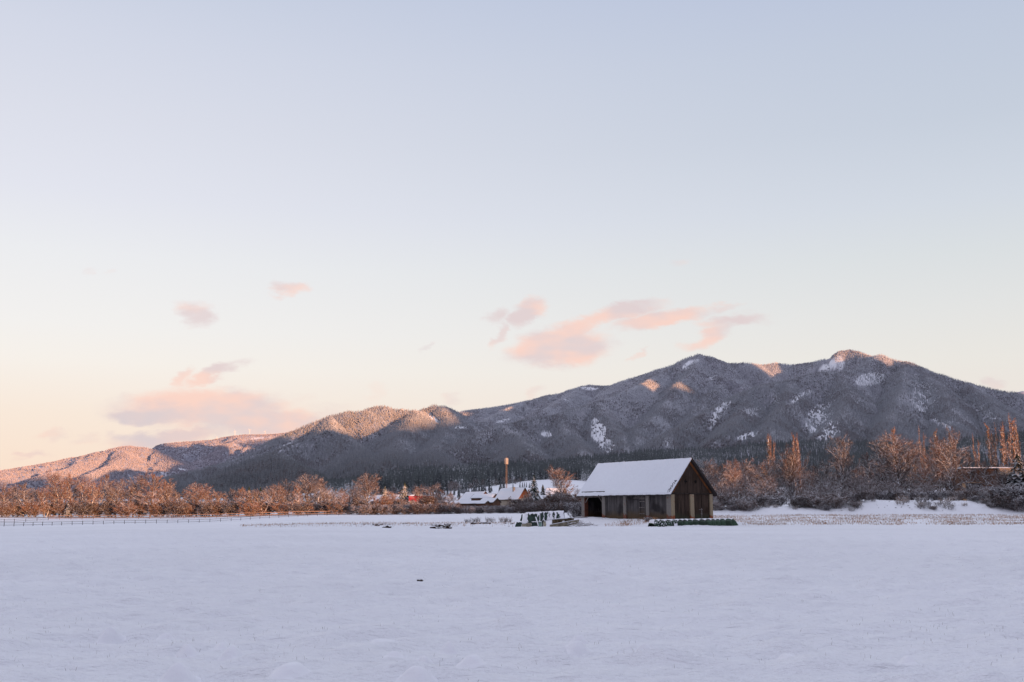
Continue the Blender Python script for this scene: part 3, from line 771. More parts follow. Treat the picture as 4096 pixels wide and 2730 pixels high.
for k,(px,top,w,Y) in enumerate([(3085,1748,22,300),(3100,1756,20,300),(3190,1744,20,290),(3204,1752,22,290),(3592,1720,30,300),(3706,1724,20,310),(3760,1728,24,310),(3924,1754,20,310),(3982,1706,26,300),(4000,1714,24,300),(4030,1718,26,296),(4054,1678,30,296),(4076,1688,28,296),(4094,1695,24,296)]):
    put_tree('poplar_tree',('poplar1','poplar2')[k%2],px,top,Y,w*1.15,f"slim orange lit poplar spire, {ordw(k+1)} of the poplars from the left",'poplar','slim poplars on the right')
put_tree('spruce_tree','dark',4088,1815,236,90,'dark spruce cut off by the right frame edge','spruce')
# scrub on and behind the bank
BS=[(2862,2012,50,206),(2905,2004,70,208),(2950,2000,60,206),(2985,2010,60,204),(3030,1998,60,207),(3075,1992,60,212),(3110,1988,60,214),(3190,2010,60,206),(3225,2000,70,208),(3270,2004,70,206),(3310,1998,70,208),(3350,2006,70,206),(3395,2000,70,208),(3440,2010,60,208),
(3480,1990,60,216),(3530,1992,60,216),(3580,1990,60,216),(3640,1995,50,216),(3690,2008,46,208),(3706,2020,44,205),(3785,2012,44,206),(3800,2022,40,204),(3690,1988,60,216),(3750,1990,60,216),(3830,1988,60,216),(3890,1990,60,216),(3945,1985,60,216),(4000,1975,90,207),(4045,1965,110,206),(4092,1970,100,205),(4010,2010,70,204),(4075,2005,90,203)]
for k,(px,top,w,Y) in enumerate(sorted(BS)):
    put_tree('shrub',('shrub2','shrub1','shrub2')[k%3] if not (3600<px<3960 and Y<212) else 'weed',px,top,Y,w*1.15,f"frosted bush on the snow bank, {ordw(k+1)} going right from the barn",'shrub','frosted bushes on the snow bank')
rk=random.Random(23)
BB=sorted([(rk.choice([rk.uniform(2860,3450),rk.uniform(2860,3450),rk.uniform(3450,3980)]),rk.uniform(203,211),rk.uniform(16,40)) for k in range(44)])
for k,(px,Y,w) in enumerate(BB):
    put_tree('shrub',rk.choice(['weed','weed','shrub2','weed']),px,2100,Y,w*1.2,f"scrubby tuft on the bank face, {ordw(k+1)} going right from the barn",'shrub','scrubby tufts on the face of the snow bank')
rk=random.Random(22)
BT=sorted([(2820+k*40+rk.uniform(-10,10)) for k in range(33)])
for k,px in enumerate(BT):
    put_tree('bare_tree',rk.choice(['dark1','dark3','frost_light1','dark3']),px,rk.uniform(1868,1915),rk.uniform(300,350),rk.uniform(80,110),f"shaded tree in the rear row behind the bank, {ordw(k+1)} going right from the barn",'tree','shaded trees in the rear row behind the bank')
FB=sorted([rk.uniform(1500,2110) for _ in range(34)])
for k,px in enumerate(FB):
    Y=float(edgeY(np.array(px)))-rk.uniform(15,110); x_=ux(px,Y); z_=float(mz(np.array([px]),np.array([Y]))[0]); h=rk.uniform(6,11)
    P=PROTO[rk.choice(['dark1','dark3','frost_light1'])]
    o=thing('bare_tree',f"small greyish bare tree along the foot of the dark forest, {ordw(k+1)} from the left",'tree',(x_,Y,z_-.2),rk.random()*6,'small bare trees along the foot of the forest')
    o.scale=(h/P['H']*1.2,h/P['H']*1.2,h/P['H'])
    for nm in ('trunk','crown'):
        c=bpy.data.objects.new(nm,P[nm]); COL.objects.link(c); c.parent=o
# young conifers and the front row of the dark forest
r3=random.Random(5)
ej=sorted([r3.uniform(1500,2335) for _ in range(70)])
for k,px in enumerate(ej):
    Y=float(edgeY(np.array(px)))+r3.uniform(-8,14); x_=ux(px,Y); z_=float(mz(np.array([px]),np.array([Y]))[0])
    P=PROTO['edge%d'%(k%4)]; s_=r3.uniform(.8,1.12)
    o=thing('spruce_tree','snow-dusted spruce in the front row of the dark forest','spruce',(x_,Y,z_-.3),r3.random()*6.28,'spruces in the front row of the dark forest')
    o.scale=(s_,s_,s_)
    for nm in ('trunk','crown'):
        c=bpy.data.objects.new(nm,P[nm]); COL.objects.link(c); c.parent=o
CS=sorted([rk.uniform(1630,2015) for _ in range(34)])
for k,px in enumerate(CS):
    Y=rk.uniform(620,930); x_=ux(px,Y); z_=float(mz(np.array([px]),np.array([Y]))[0]); h=rk.uniform(5,12); P=PROTO['edge%d'%(k%4)]
    o=thing('spruce_tree',f"scattered dark spruce on the slope behind the village, {ordw(k+1)} from the left",'spruce',(x_,Y,z_-.2),rk.random()*6,'scattered spruces on the slope behind the village')
    o.scale=(h/22*1.25,h/22*1.25,h/22)
    for nm in ('trunk','crown'):
        c=bpy.data.objects.new(nm,P[nm]); COL.objects.link(c); c.parent=o
yk=[(1778,1978,860),(1790,1984,820),(1800,1972,880),(1833,1975,860),(1842,1966,900),(1856,1960,900),(1862,1968,880),(1874,1972,850),(1887,1958,940),(1901,1962,930),(1914,1966,900),(1927,1958,940),(1938,1950,950),(1943,1960,930),(1958,1956,950),(1966,1962,900),(2005,1948,1000),(2018,1944,1040),(2052,1946,1040),(2080,1941,1080),(2090,1938,1090),(2098,1937,1100),(2106,1940,1080),(2118,1944,1040)]
for k,(px,top,Y) in enumerate(yk):
    x_=ux(px,Y); z_=float(mz(np.array([px]),np.array([Y]))[0]); h=max(6.0,(at(px,top,Y).z-z_)*1.35)
    P=PROTO['edge%d'%(k%4)]; s_=h/22
    o=thing('young_spruce','young dark conifer standing alone on the snow slope below the forest','spruce',(x_,Y,z_-.2),0,'young conifers on the snow slope')
    o.scale=(s_*1.3,s_*1.3,s_)
    for nm in ('trunk','crown'):
        c=bpy.data.objects.new(nm,P[nm]); COL.objects.link(c); c.parent=o
print('trees',time.time()-T0)
#PART2

# ------------------------------------------------------------------ rail fences
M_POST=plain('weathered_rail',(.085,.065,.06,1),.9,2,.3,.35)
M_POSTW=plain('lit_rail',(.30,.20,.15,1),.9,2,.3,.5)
def fence(label,pts,group,ph,rail_z,rail_t,step_px,m,sag=0.0):
    o=thing('rail_fence',label,'fence',tuple(gpt(pts[0][0],pts[0][1])),0,group)
    base=Vector(o.location); P=[]
    for i in range(len(pts)-1):
        (p0,Y0),(p1,Y1)=pts[i],pts[i+1]; n=max(1,round((p1-p0)/step_px))
        for k in range(n): 
            t=k/n; P.append(gpt(p0+(p1-p0)*t,Y0+(Y1-Y0)*t))
    P.append(gpt(*pts[-1]))
    for k,p in enumerate(P):
        mb=MB(); q=p-base; h=ph*random.uniform(.92,1.1); lx=random.uniform(-.05,.05)
        mb.bar(q+Vector((0,0,-.3)),q+Vector((lx,0,h)),.10,.10); mb.build('post',m,o)
    for rz_ in rail_z:
        mb=MB()
        for a_,b_ in zip(P[:-1],P[1:]):
            if (b_-a_).length<.2: continue
            mb.bar(a_-base+Vector((0,-.1,rz_+random.uniform(-sag,sag))),b_-base+Vector((0,-.1,rz_+random.uniform(-sag,sag))),rail_t*.8,rail_t)
        mb.build('rail',m,o)
    return o
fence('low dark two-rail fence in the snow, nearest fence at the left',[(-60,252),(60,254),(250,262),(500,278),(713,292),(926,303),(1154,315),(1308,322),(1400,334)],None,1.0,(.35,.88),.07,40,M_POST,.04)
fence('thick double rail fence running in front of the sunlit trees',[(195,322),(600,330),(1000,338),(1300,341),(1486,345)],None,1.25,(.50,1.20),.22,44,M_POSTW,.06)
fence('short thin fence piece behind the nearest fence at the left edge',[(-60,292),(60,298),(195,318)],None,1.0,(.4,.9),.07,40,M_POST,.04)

# ------------------------------------------------------------------ wood, plaster, brick
def board_mat(name,c1,c2,c3,scale=1.0,stain=None,axis=(6,6,.25)):
    def fn(t,b):
        c=t.coord('Object',axis)
        n=t.noise(1.0*scale,5,.65,c); n2=t.noise(.5*scale,3,.5,t.coord('Object'))
        n3=t.noise(6.0*scale,3,.6,c)
        col=t.mix(t.sst(.35,.65,n),c1,c2)
        col=t.mix(t.sst(.5,.7,n2),col,c3)
        col=t.mix(t.m('MULTIPLY',t.sst(.55,.7,n3),.6),col,tuple(v*.35 for v in c1[:3])+(1,))
        if stain:
            z=t.sep(t.coord('Object'))[2]
            k=t.sst(stain[0],stain[1],t.m('ADD',z,t.m('MULTIPLY',t.m('SUBTRACT',n2,.5),1.6)))
            col=t.mix(t.m('SUBTRACT',1.0,k),col,stain[2])
        return col,(n3,.5,.02)
    return mat(name,fn,.9,.15)
M_BOARD=board_mat('grey_barn_boards',(.042,.039,.041,1),(.118,.109,.109,1),(.028,.025,.027,1),1,(.2,1.3,(.095,.065,.040,1)))
M_BOARDG=board_mat('brown_gable_boards',(.026,.018,.015,1),(.075,.050,.038,1),(.040,.025,.017,1),1,(.1,1.0,(.045,.045,.028,1)))
M_RAKE=board_mat('orange_brown_boards',(.12,.045,.018,1),(.20,.080,.030,1),(.07,.03,.016,1),1)
M_DARKW=plain('dark_timber',(.035,.026,.022,1),.9,4,.4)
M_GREYW=plain('pale_weathered_timber',(.19,.17,.16,1),.9,4,.3)
M_TILE=plain('dark_roof_tile',(.040,.032,.032,1),.8,8,.4)
def plaster(name,c,red,grey=None):
    def fn(t,b):
        co=t.coord('Object'); n=t.noise(1.3,5,.7,co); n2=t.noise(7,4,.6,co); z=t.sep(co)[2]
        k=t.m('ADD',t.m('ADD',n,t.m('MULTIPLY',n2,.22)),t.m('MULTIPLY',t.sst(.75,.05,z),.26))
        br=t.add('ShaderNodeTexBrick'); t.l.new(t.coord('Object',(4,4,4)),br.inputs[0])
        br.inputs['Color1'].default_value=red; br.inputs['Color2'].default_value=tuple(v*.7 for v in red[:3])+(1,)
        br.inputs['Mortar'].default_value=(.3,.25,.2,1); br.inputs['Scale'].default_value=1.2
        col=t.mix(t.sst(.3,.7,n2),c,tuple(v*.82 for v in c[:3])+(1,))
        return t.mix(t.sst(.70,.76,k),col,red),(n2,.4,.02)
    return mat(name,fn,.9,.15)
M_PLA=plaster('peeling_cream_plaster',(.33,.265,.18,1),(.26,.085,.040,1))
M_PLG=plaster('shaded_peeling_plaster',(.21,.195,.18,1),(.17,.075,.05,1))  # shaded copy of the cream plaster, for the long side
M_BRK=plain('reddish_brick_reveal',(.12,.045,.028,1),.9,6,.4)
M_ROOFSNOW=snow_mat('roof_snow',1.0,(.74,.77,.83,1),True)
M_BLACK=plain('interior_shade_black',(.012,.010,.010,1),.95,4,.4)  # near-black: the darkness inside is painted into the colour

# ------------------------------------------------------------------ the barn
barn=thing('barn','old timber barn with snowy roof and cream plaster pillars','barn',(BX0,BY0,BZ0),PHI)
W,L,WH=7.37,17.4,3.12; RXR,RZ=3.42,7.68; EZ=3.12
def planks(mb,p0,p1,z0,z1f,n,depth,rnd,dxy):
    """vertical planks along p0->p1 (x,y); z1f(t) top; dxy = outward normal"""
    p0=Vector(p0); p1=Vector(p1); d=p1-p0; nrm=Vector(dxy)
    for k in range(n):
        t0,t1=(k+.015)/n,(k+.985)/n; j=rnd.uniform(0,.025)
        a=p0+d*t0+nrm*j; b=p0+d*t1+nrm*j; a2=a-nrm*depth; b2=b-nrm*depth
        za,zb=z1f(t0),z1f(t1); zz=z0+rnd.uniform(-.05,.04)
        mb.hexa([(a.x,a.y,zz),(b.x,b.y,zz),(b2.x,b2.y,zz),(a2.x,a2.y,zz),(a.x,a.y,za),(b.x,b.y,za),(b2.x,b2.y,za),(a2.x,a2.y,za)])
rb=random.Random(3)
# pillars on the long side (outward is -x); y ranges
for (y0,y1,z0,m) in [(3.92,4.52,-.35,M_PLG),(8.28,8.82,-.35,M_PLG),(12.47,13.08,-.1,M_PLG),(16.78,17.4,-.1,M_PLG)]:
    mb=MB(); mb.box(-.14,.40,y0,y1,z0,WH-.10); mb.build('pillar',m,barn)
mb=MB(); mb.box(-.13,.44,16.66,16.777,-.1,WH-.12); mb.build('brick_reveal',M_BRK,barn)
mb=MB(); mb.box(-.14,.47,-.14,.71,-.35,WH-.06); mb.build('corner_pillar',M_PLA,barn)
mb=MB(); mb.box(-.15,-.142,-.10,.715,-.35,WH-.08); mb.build('pillar_shade_face',M_PLG,barn)  # thin sheet painting the corner pillar's long side as shaded
mb=MB(); mb.box(3.28,3.96,-.14,.40,-.35,WH-.02); mb.build('pillar',M_PLA,barn)
mb=MB(); mb.box(6.90,7.40,-.14,.50,-.35,WH+.02); mb.build('corner_pillar',M_PLA,barn)
mb=MB(); mb.box(6.90,7.40,16.9,17.4,-.35,WH); mb.build('pillar',M_PLG,barn)
for (y0,y1) in [(.72,3.91),(4.53,8.27),(8.83,12.46)]:
    mb=MB(); planks(mb,(.06,y0),(.06,y1),-.15,lambda t:WH-.12+.0*t,int((y1-y0)/.19),.05,rb,(-1,0)); mb.build('board_wall',M_BOARD,barn)
mb=MB(); planks(mb,(.48,.05),(3.27,.05),-.15,lambda t:WH+.02,14,.05,rb,(0,-1)); mb.build('board_wall',M_BOARDG,barn)
mb=MB(); planks(mb,(3.97,.03),(5.40,.03),-.1,lambda t:WH-.02,7,.05,rb,(0,-1)); mb.build('barn_door',M_BOARDG,barn)
mb=MB(); planks(mb,(5.52,.05),(6.89,.05),-.1,lambda t:WH-.02,7,.05,rb,(0,-1)); mb.build('barn_door',M_BOARDG,barn)
mb=MB(); mb.box(5.40,5.52,.02,.07,-.1,1.35); mb.box(5.30,5.50,-.02,.03,.55,.70); mb.box(4.95,5.60,-.03,.02,1.15,1.2); mb.build('door_latch_post',M_GREYW,barn)
mb=MB(); planks(mb,(7.30,.5),(7.30,16.9),-.1,lambda t:WH,60,.05,rb,(1,0)); mb.build('board_wall',M_BOARD,barn)
mb=MB(); planks(mb,(.4,17.35),(6.9,17.35),-.1,lambda t:WH,30,.05,rb,(0,1)); mb.build('board_wall',M_BOARD,barn)
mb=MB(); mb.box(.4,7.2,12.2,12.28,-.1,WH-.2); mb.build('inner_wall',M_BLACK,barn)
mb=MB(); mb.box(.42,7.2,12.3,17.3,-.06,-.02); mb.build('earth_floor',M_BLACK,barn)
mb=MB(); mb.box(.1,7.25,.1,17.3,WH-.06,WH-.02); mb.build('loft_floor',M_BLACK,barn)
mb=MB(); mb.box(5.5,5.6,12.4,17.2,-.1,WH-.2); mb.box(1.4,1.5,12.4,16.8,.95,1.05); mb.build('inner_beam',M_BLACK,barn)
# gable boards
def gtop(x): 
    return (EZ+(RZ-EZ)*(x+.5)/(RXR+.5) if x<RXR else EZ+(RZ-EZ)*(7.85-x)/(7.85-RXR))-.16
for yy,nr_ in ((-.02,-1),(17.36,1)):
    mb=MB(); n=38
    for k in range(n):
        x0=.02+7.33*(k+.015)/n; x1=.02+7.33*(k+.985)/n; j=rb.uniform(0,.02)*nr_
        if nr_<0:
            ok_=[1]
        za,zb=max(WH+.16,gtop(x0)),max(WH+.16,gtop(x1)); y0=yy+j; y1=yy+j-nr_*.05
        segs=[(WH+.14,None)]
        xm=(x0+x1)/2; cut=None
        for cx in (2.62,4.42):
            if abs(xm-cx)<.29: cut=(4.72-(.29-abs(xm-cx)),4.72+(.29-abs(xm-cx)))
        if cut and nr_<0:
            mb.hexa([(x0,y0,WH+.14),(x1,y0,WH+.14),(x1,y1,WH+.14),(x0,y1,WH+.14),(x0,y0,cut[0]),(x1,y0,cut[0]),(x1,y1,cut[0]),(x0,y1,cut[0])])
            mb.hexa([(x0,y0,cut[1]),(x1,y0,cut[1]),(x1,y1,cut[1]),(x0,y1,cut[1]),(x0,y0,za),(x1,y0,zb),(x1,y1,zb),(x0,y1,za)])
        else:
            mb.hexa([(x0,y0,WH+.14),(x1,y0,WH+.14),(x1,y1,WH+.14),(x0,y1,WH+.14),(x0,y0,za),(x1,y0,zb),(x1,y1,zb),(x0,y1,za)])
    mb.build('gable_boards',M_BOARDG,barn)
for cx in (2.62,4.42):
    mb=MB(); mb.box(cx-.4,cx+.4,.06,.10,4.3,5.14); v=mb.build('vent_shade_panel',M_BLACK,barn)  # black panel painting the shade behind the cut vent
mb=MB(); mb.box(-.1,7.42,-.10,.05,WH+.0,WH+.135); mb.build('gable_beam',M_GREYW if False else M_DARKW,barn)
mb=MB(); mb.box(-.20,-.02,-.2,17.5,WH-.09,WH+.07); mb.build('eaves_beam',M_DARKW,barn)
mb=MB(); mb.box(-.42,-.28,12.3,17.45,WH-.24,WH-.14); mb.build('lintel',M_GREYW,barn)
for ya,yb in ((13.1,13.75),(16.62,15.97)):
    mb=MB(); mb.bar((-.05,ya,WH-.95),(-.05,yb,WH-.2),.06,.08); mb.build('brace',M_GREYW,barn)
# rake boards just under the verge, warm light painted into their orange tone
for (xa,za,xb,zb) in ((.05,WH+.20,RXR-.05,RZ-.42),(7.33,WH+.20,RXR+.05,RZ-.42)):
    mb=MB(); dx=.34 if xa<3 else -.34
    y0,y1=-.085,-.05
    mb.hexa([(xa,y0,za-.02),(xa+dx*1.0,y0,za-.02),(xa+dx*1.0,y1,za-.02),(xa,y1,za-.02),(xb,y0,zb+.12),(xb,y0,zb-.34),(xb,y1,zb-.34),(xb,y1,zb+.12)])
    mb.build('rake_board',M_RAKE,barn)
# roof slabs and snow
def slab(xa,za,xb,zb,y0,y1,th,below=True):
    """slope from (xa,za) eave to (xb,zb) ridge, thickness th downwards (vertical)"""
    return [(xa,y0,za-th),(xb,y0,zb-th),(xb,y1,zb-th),(xa,y1,za-th),(xa,y0,za),(xb,y0,zb),(xb,y1,zb),(xa,y1,za)]
YV0,YV1=-.50,17.9
mb=MB(); mb.hexa(slab(-.52,EZ-.02,RXR,RZ,YV0,YV1,.15)); mb.build('roof_slope',M_TILE,barn)
mb=MB(); mb.hexa(slab(7.86,EZ-.0,RXR+.002,RZ,YV0,YV1,.24)); mb.build('roof_slope',M_TILE,barn)
mb=MB()
for k in range(28):      # stepped tile ends along the right verge
    t=k/28; x=7.86+(RXR-7.86)*t; z=EZ+(RZ-EZ)*t
    mb.bar((x,YV0-.03,z+.015),(x-.17,YV0-.03,z+.19),.05,.04)
mb.build('verge_tiles',M_TILE,barn)
def snow_sheet(parent,xa,za,xb,zb,y0,y1,nx,ny,th,name='roof_snow',m=M_ROOFSNOW,seed=1,hole=None,amp=.03):
    u=np.linspace(0,1,nx); v=np.linspace(0,1,ny); U,V=np.meshgrid(u,v,indexing='ij')
    e=.09*perlin(V*ny*.22,V*0,seed)+.04*perlin(V*ny*.05,V*0,seed+3)
    Xs=xa+(xb-xa)*U; Ys=y0+(y1-y0)*V+0*U; Zs=za+(zb-za)*U+th*(1-.0*U)+amp*fbm(Xs*1.1,Ys*1.1,3,seed)
    Xs=Xs+(1-sstep(0,.04,U))*e*1.2
    Ys=Ys+(np.where(V<.5,1,-1)*(1-sstep(0,.01,np.minimum(V,1-V))))*(.03*perlin(U*40,V*3,seed+2))
    edge=np.minimum(np.minimum(U*nx,(1-U)*nx*10),np.minimum(V*ny,(1-V)*ny))
    Zs=np.where(edge<.5,Zs-th-.03+0*Zs,Zs); Zs=np.where((edge>=.5)&(edge<1.5),Zs-th*.2,Zs)
    co=np.stack([Xs,Ys,Zs],-1).reshape(-1,3); f=gridfaces(nx,ny)
    if hole is not None:
        cu=(np.arange(nx-1)+.5)/(nx-1); cv=(np.arange(ny-1)+.5)/(ny-1); CU,CV=np.meshgrid(cu,cv,indexing='ij')
        keepm=~hole(CU,CV); f=f[keepm.ravel()]
    if xa<xb: f=f[:,::-1]
    return npmesh(name,co,f,m,True,parent)
def bhole(U,V):
    # bare tiles near the right verge in the lower third, a few thin spots
    n=perlin(U*34,V*120,61)+.6*perlin(U*70,V*260,62)
    strip=(V<.060)&(V>.012)&(U>.02)&(U<.36)
    c=.018+.03*(U/.36)
    return strip&(np.abs(V-(.032-.012*U/.36))<.016)&(n>.02)
snow_sheet(barn,-.56,EZ-.02,RXR,RZ,YV0-.0,YV1,90,330,.11,hole=bhole,amp=.055)
snow_sheet(barn,7.86,EZ,RXR,RZ,YV0+.15,YV1,40,120,.08,seed=5)
mb=MB(); mb.bar((-.22,12.35,EZ+.50),(-.22,17.2,EZ+.50),.05,.12); mb.build('snow_guard',M_DARKW,barn)
# ladder hung on the second bay
lad=thing('ladder','short wooden ladder hung upright on the barn boards between pillars','ladder',(BX0,BY0,BZ0),PHI)
def sh(mb): return mb
for y_ in (4.75,5.65):
    mb=MB(); mb.box(-.06,.0,y_,y_+.07,.35,2.75); mb.build('side_rail',M_BOARD,lad)
for z_ in (.62,1.42,2.18,2.52):
    mb=MB(); mb.box(-.09,-.06,4.72,5.76,z_,z_+.07); mb.build('rung',M_GREYW,lad)
bm_=thing('beam','two grey timbers hung under the barn eaves above the ladder','timber',(BX0,BY0,BZ0),PHI)
mb=MB(); mb.box(-.10,-.02,4.6,6.9,2.64,2.72); mb.box(-.10,-.02,4.9,6.6,2.80,2.86); mb.build('timber',M_GREYW,bm_)

# ------------------------------------------------------------------ generic gabled building
def gabled(name,label,px,Y,phi,Wd,Ld,wh,rh,wall,gable,roofm=M_TILE,oh=.4,snow_th=.14,zoff=0,extra=None,gable_wall_top=None):
    p=gpt(px,Y); o=thing(name,label,'house' if 'house' in name else name.split('_')[-1],(p.x,p.y,p.z+zoff),R(phi))
    mb=MB()
    mb.box(0,Wd,0,.25,-.5,wh); mb.box(0,Wd,Ld-.25,Ld,-.5,wh); mb.box(0,.25,.25,Ld-.25,-.5,wh); mb.box(Wd-.25,Wd,.25,Ld-.25,-.5,wh)
    mb.build('wall',wall,o)
    c=Wd/2
    for y0 in (-.03,Ld-.2):
        mb=MB(); mb.prism([(0,wh+.003),(Wd,wh+.003),(c,rh-.16)],y0,y0+.23); mb.build('gable',gable,o)
    s=(rh-wh)/c; ez=wh-oh*s*.9
    for sg in (0,1):
        xa=-oh if sg==0 else Wd+oh
        mb=MB(); mb.hexa(slab(xa,ez+.1,c,rh,-oh,Ld+oh,.14)); mb.build('roof',roofm,o)
        snow_sheet(o,xa+(-.03 if sg==0 else .03),ez+.1,c,rh,-oh+.03,Ld+oh-.03,14,24,snow_th,seed=int(px)%50+sg,amp=.05)
    return o
M_CREAM=plain('cream_render',(.36,.31,.25,1),.9,1.5,.12)
M_GWOOD=board_mat('reddish_gable_wood',(.22,.075,.035,1),(.30,.11,.05,1),(.16,.06,.03,1),.6)
M_BRN=board_mat('brown_shed_boards',(.09,.050,.035,1),(.14,.075,.05,1),(.06,.04,.03,1),.6)
M_WIN=plain('dark_window_pane',(.02,.025,.035,1),.15,2,.2)
M_FRAME=plain('pale_window_frame',(.5,.47,.42,1),.7,4,.1)
M_RED=plain('red_sheet_metal',(.55,.035,.035,1),.45,1,.12)
M_REDR=plain('dull_red_wall',(.20,.05,.045,1),.8,2,.25)
fh=gabled('farm_house','cream farmhouse with steep snowy roof, chimney and sunlit wooden gable',2074,378,38,5.7,14.2,5.3,9.3,M_CREAM,M_GWOOD,oh=.45,zoff=-.6)
mb=MB(); mb.box(1.6,2.25,5.0,5.7,6.1,9.35); ch=mb.build('chimney',M_CREAM,fh)
mb=MB(); mb.box(1.52,2.33,4.92,5.78,9.353,9.47); mb.build('chimney_cap',M_CREAM,ch)
mb=MB(); mb.box(1.55,2.30,4.95,5.75,9.48,9.57); mb.build('snow_cap',M_ROOFSNOW,ch)
mb=MB(); mb.box(-.46,-.40,-.4,14.6,4.55,4.68); mb.build('gutter',M_DARKW,fh)
for (x0,z0) in ((1.2,1.9),(3.4,1.9),(2.4,5.3)):
    mb=MB(); mb.box(x0,x0+.95,-.07,-.02,z0,z0+1.15); w=mb.build('window',M_FRAME,fh)
    mb=MB(); mb.box(x0+.08,x0+.44,-.09,-.073,z0+.08,z0+1.07); mb.box(x0+.51,x0+.87,-.09,-.073,z0+.08,z0+1.07); mb.build('pane',M_WIN,w)
for y0 in (2.2,6.4,10.6):
    mb=MB(); mb.box(-.05,.0-.003,y0,y0+1.0,1.9,3.0); w=mb.build('window',M_FRAME,fh)
    mb=MB(); mb.box(-.07,-.053,y0+.08,y0+.46,1.98,2.92); mb.box(-.07,-.053,y0+.54,y0+.92,1.98,2.92); mb.build('pane',M_WIN,w)
gabled('dark_shed','dark wooden shed squeezed against the left side of the farmhouse',1972,372,52,4.3,6.5,3.5,5.0,M_BRN,M_BRN,oh=.35,zoff=-.1)
gabled('pyramid_roof_house','low house with broad shallow snowy roof and brown gable left of the farmhouse',1912,412,36,6.6,13.5,3.8,7.2,M_BRN,M_BRN,oh=.7,zoff=.2)
gabled('back_building','snow-roofed annex between the low house and the farmhouse',1968,402,62,5.0,9.5,4.6,6.1,M_BRN,M_BRN,oh=.4,zoff=.2)
gabled('long_shed','long low shed with flat snowy roof behind the thickets',1938,364,62,3.6,13.5,3.1,4.0,M_BRN,M_BRN,oh=.45,zoff=0)
gabled('low_shed','low flat-roofed shed right of the red roof',1800,372,68,4.4,9.0,2.7,3.9,M_BRN,M_BRN,oh=.4)
gabled('white_roof_hall','long low hall with snowy roof and dull red wall at the left of the village',1642,392,74,7.5,16.5,4.2,6.6,M_REDR,M_REDR,oh=.4)
gabled('garage_building','small snow-roofed garage behind the golden lit spruce',2222,392,70,5.2,7.5,3.6,5.0,M_BRN,M_BRN,oh=.5,zoff=.6)
gabled('rear_building','pale-roofed building behind the garage right of the golden lit spruce',2250,440,70,5.5,8,5.0,7.6,M_CREAM,M_CREAM,oh=.4,zoff=.8)
p=gpt(1634,366)
rr=thing('red_roof_shelter','bright red metal roofed shelter above the thickets','shelter',(p.x,p.y,p.z+.9),R(6))
mb=MB()
for k in range(22):
    x0=k*.39; mb.hexa([(x0,0,3.05),(x0+.33,0,3.05),(x0+.33,2.5,5.05),(x0,2.5,5.05),(x0,0,3.15),(x0+.33,0,3.15),(x0+.33,2.5,5.15),(x0,2.5,5.15)])
    mb.hexa([(x0+.335,0,3.05),(x0+.385,0,3.05),(x0+.385,2.5,5.05),(x0+.335,2.5,5.05),(x0+.335,0,3.22),(x0+.385,0,3.22),(x0+.385,2.5,5.22),(x0+.335,2.5,5.22)])
mb.build('roof',M_RED,rr)
mb=MB(); mb.box(.1,8.4,.3,.5,-1.3,3.0); mb.build('wall',M_REDR,rr)
snow_sheet(rr,3.6,5.2,8.6,5.2,.1,2.6,8,12,.12,seed=9)
for x0 in (.2,2.9,5.6,8.2):
    mb=MB(); mb.box(x0,x0+.18,-.1,.08,-1.3,3.04); mb.build('post',M_DARKW,rr)
# garden wall
p0=gpt(1815,352); p1=gpt(2072,352)
gw=thing('garden_wall','thin snow-capped grey garden wall behind the hedge','wall',tuple(p0))
M_CONC=plain('stained_concrete',(.20,.175,.13,1),.9,1.2,.35)
M_CONCD=plain('mossy_concrete',(.10,.075,.045,1),.9,1.6,.5)
d=p1-p0
mb=MB(); mb.hexa([(0,0,-.5),(d.x,d.y,-.5),(d.x,d.y+.3,-.5),(0,.3,-.5),(0,0,2.0),(d.x,d.y,2.4),(d.x,d.y+.3,2.4),(0,.3,2.0)]); mb.build('wall_face',M_CONCD,gw)
mb=MB(); mb.hexa([(-.1,-.08,2.003),(d.x+.1,d.y-.08,2.403),(d.x+.1,d.y+.38,2.403),(-.1,.38,2.003),(-.1,-.08,2.15),(d.x+.1,d.y-.08,2.55),(d.x+.1,d.y+.38,2.55),(-.1,.38,2.15)]); mb.build('snow_cap',M_ROOFSNOW,gw)

# mast
b=gpt(2026,450); top=at(2025,1832,450); H_=top.z-b.z; ppm=F/(450*cs)
ms=thing('antenna_mast','tall lattice phone mast with pale panel antennas catching the sun','mast',tuple(b))
M_MAST=plain('mast_steel',(.20,.14,.10,1),.6,3,.2)
M_PANEL=plain('pale_antenna_panel',(.40,.36,.32,1),.6,3,.1)
r_=.30; mb=MB()
tri=[(r_*math.cos(a_),r_*math.sin(a_)) for a_ in (R(90),R(210),R(330))]
for tx_,ty_ in tri: mb.bar((tx_,ty_,-.3),(tx_,ty_,H_-2.2),.09,.09)
nseg=26
for k in range(nseg):
    z0=k*(H_-2.5)/nseg; z1=(k+1)*(H_-2.5)/nseg
    for q in range(3):
        a_,c_=tri[q],tri[(q+1)%3]
        if k%2: a_,c_=c_,a_
        mb.bar((a_[0],a_[1],z0),(c_[0],c_[1],z1),.06,.06)
mb.build('lattice_tower',M_MAST,ms)
mb=MB(); mb.tube([(0,0,H_-3),(0,0,H_+.5)],.07,6); mb.build('top_pole',M_MAST,ms)
for q in range(4):
    a_=R(-100+q*90+10); cx,cy=.52*math.cos(a_),.52*math.sin(a_); mb=MB()
    mb.box(cx-.2,cx+.2,cy-.1,cy+.1,H_-2.75,H_-.15); mb.build('antenna_panel',M_PANEL,ms)
mb=MB(); mb.tube([(0,0,H_-3.0),(0,0,H_-2.9)],.75,12); mb.build('platform_ring',M_MAST,ms)

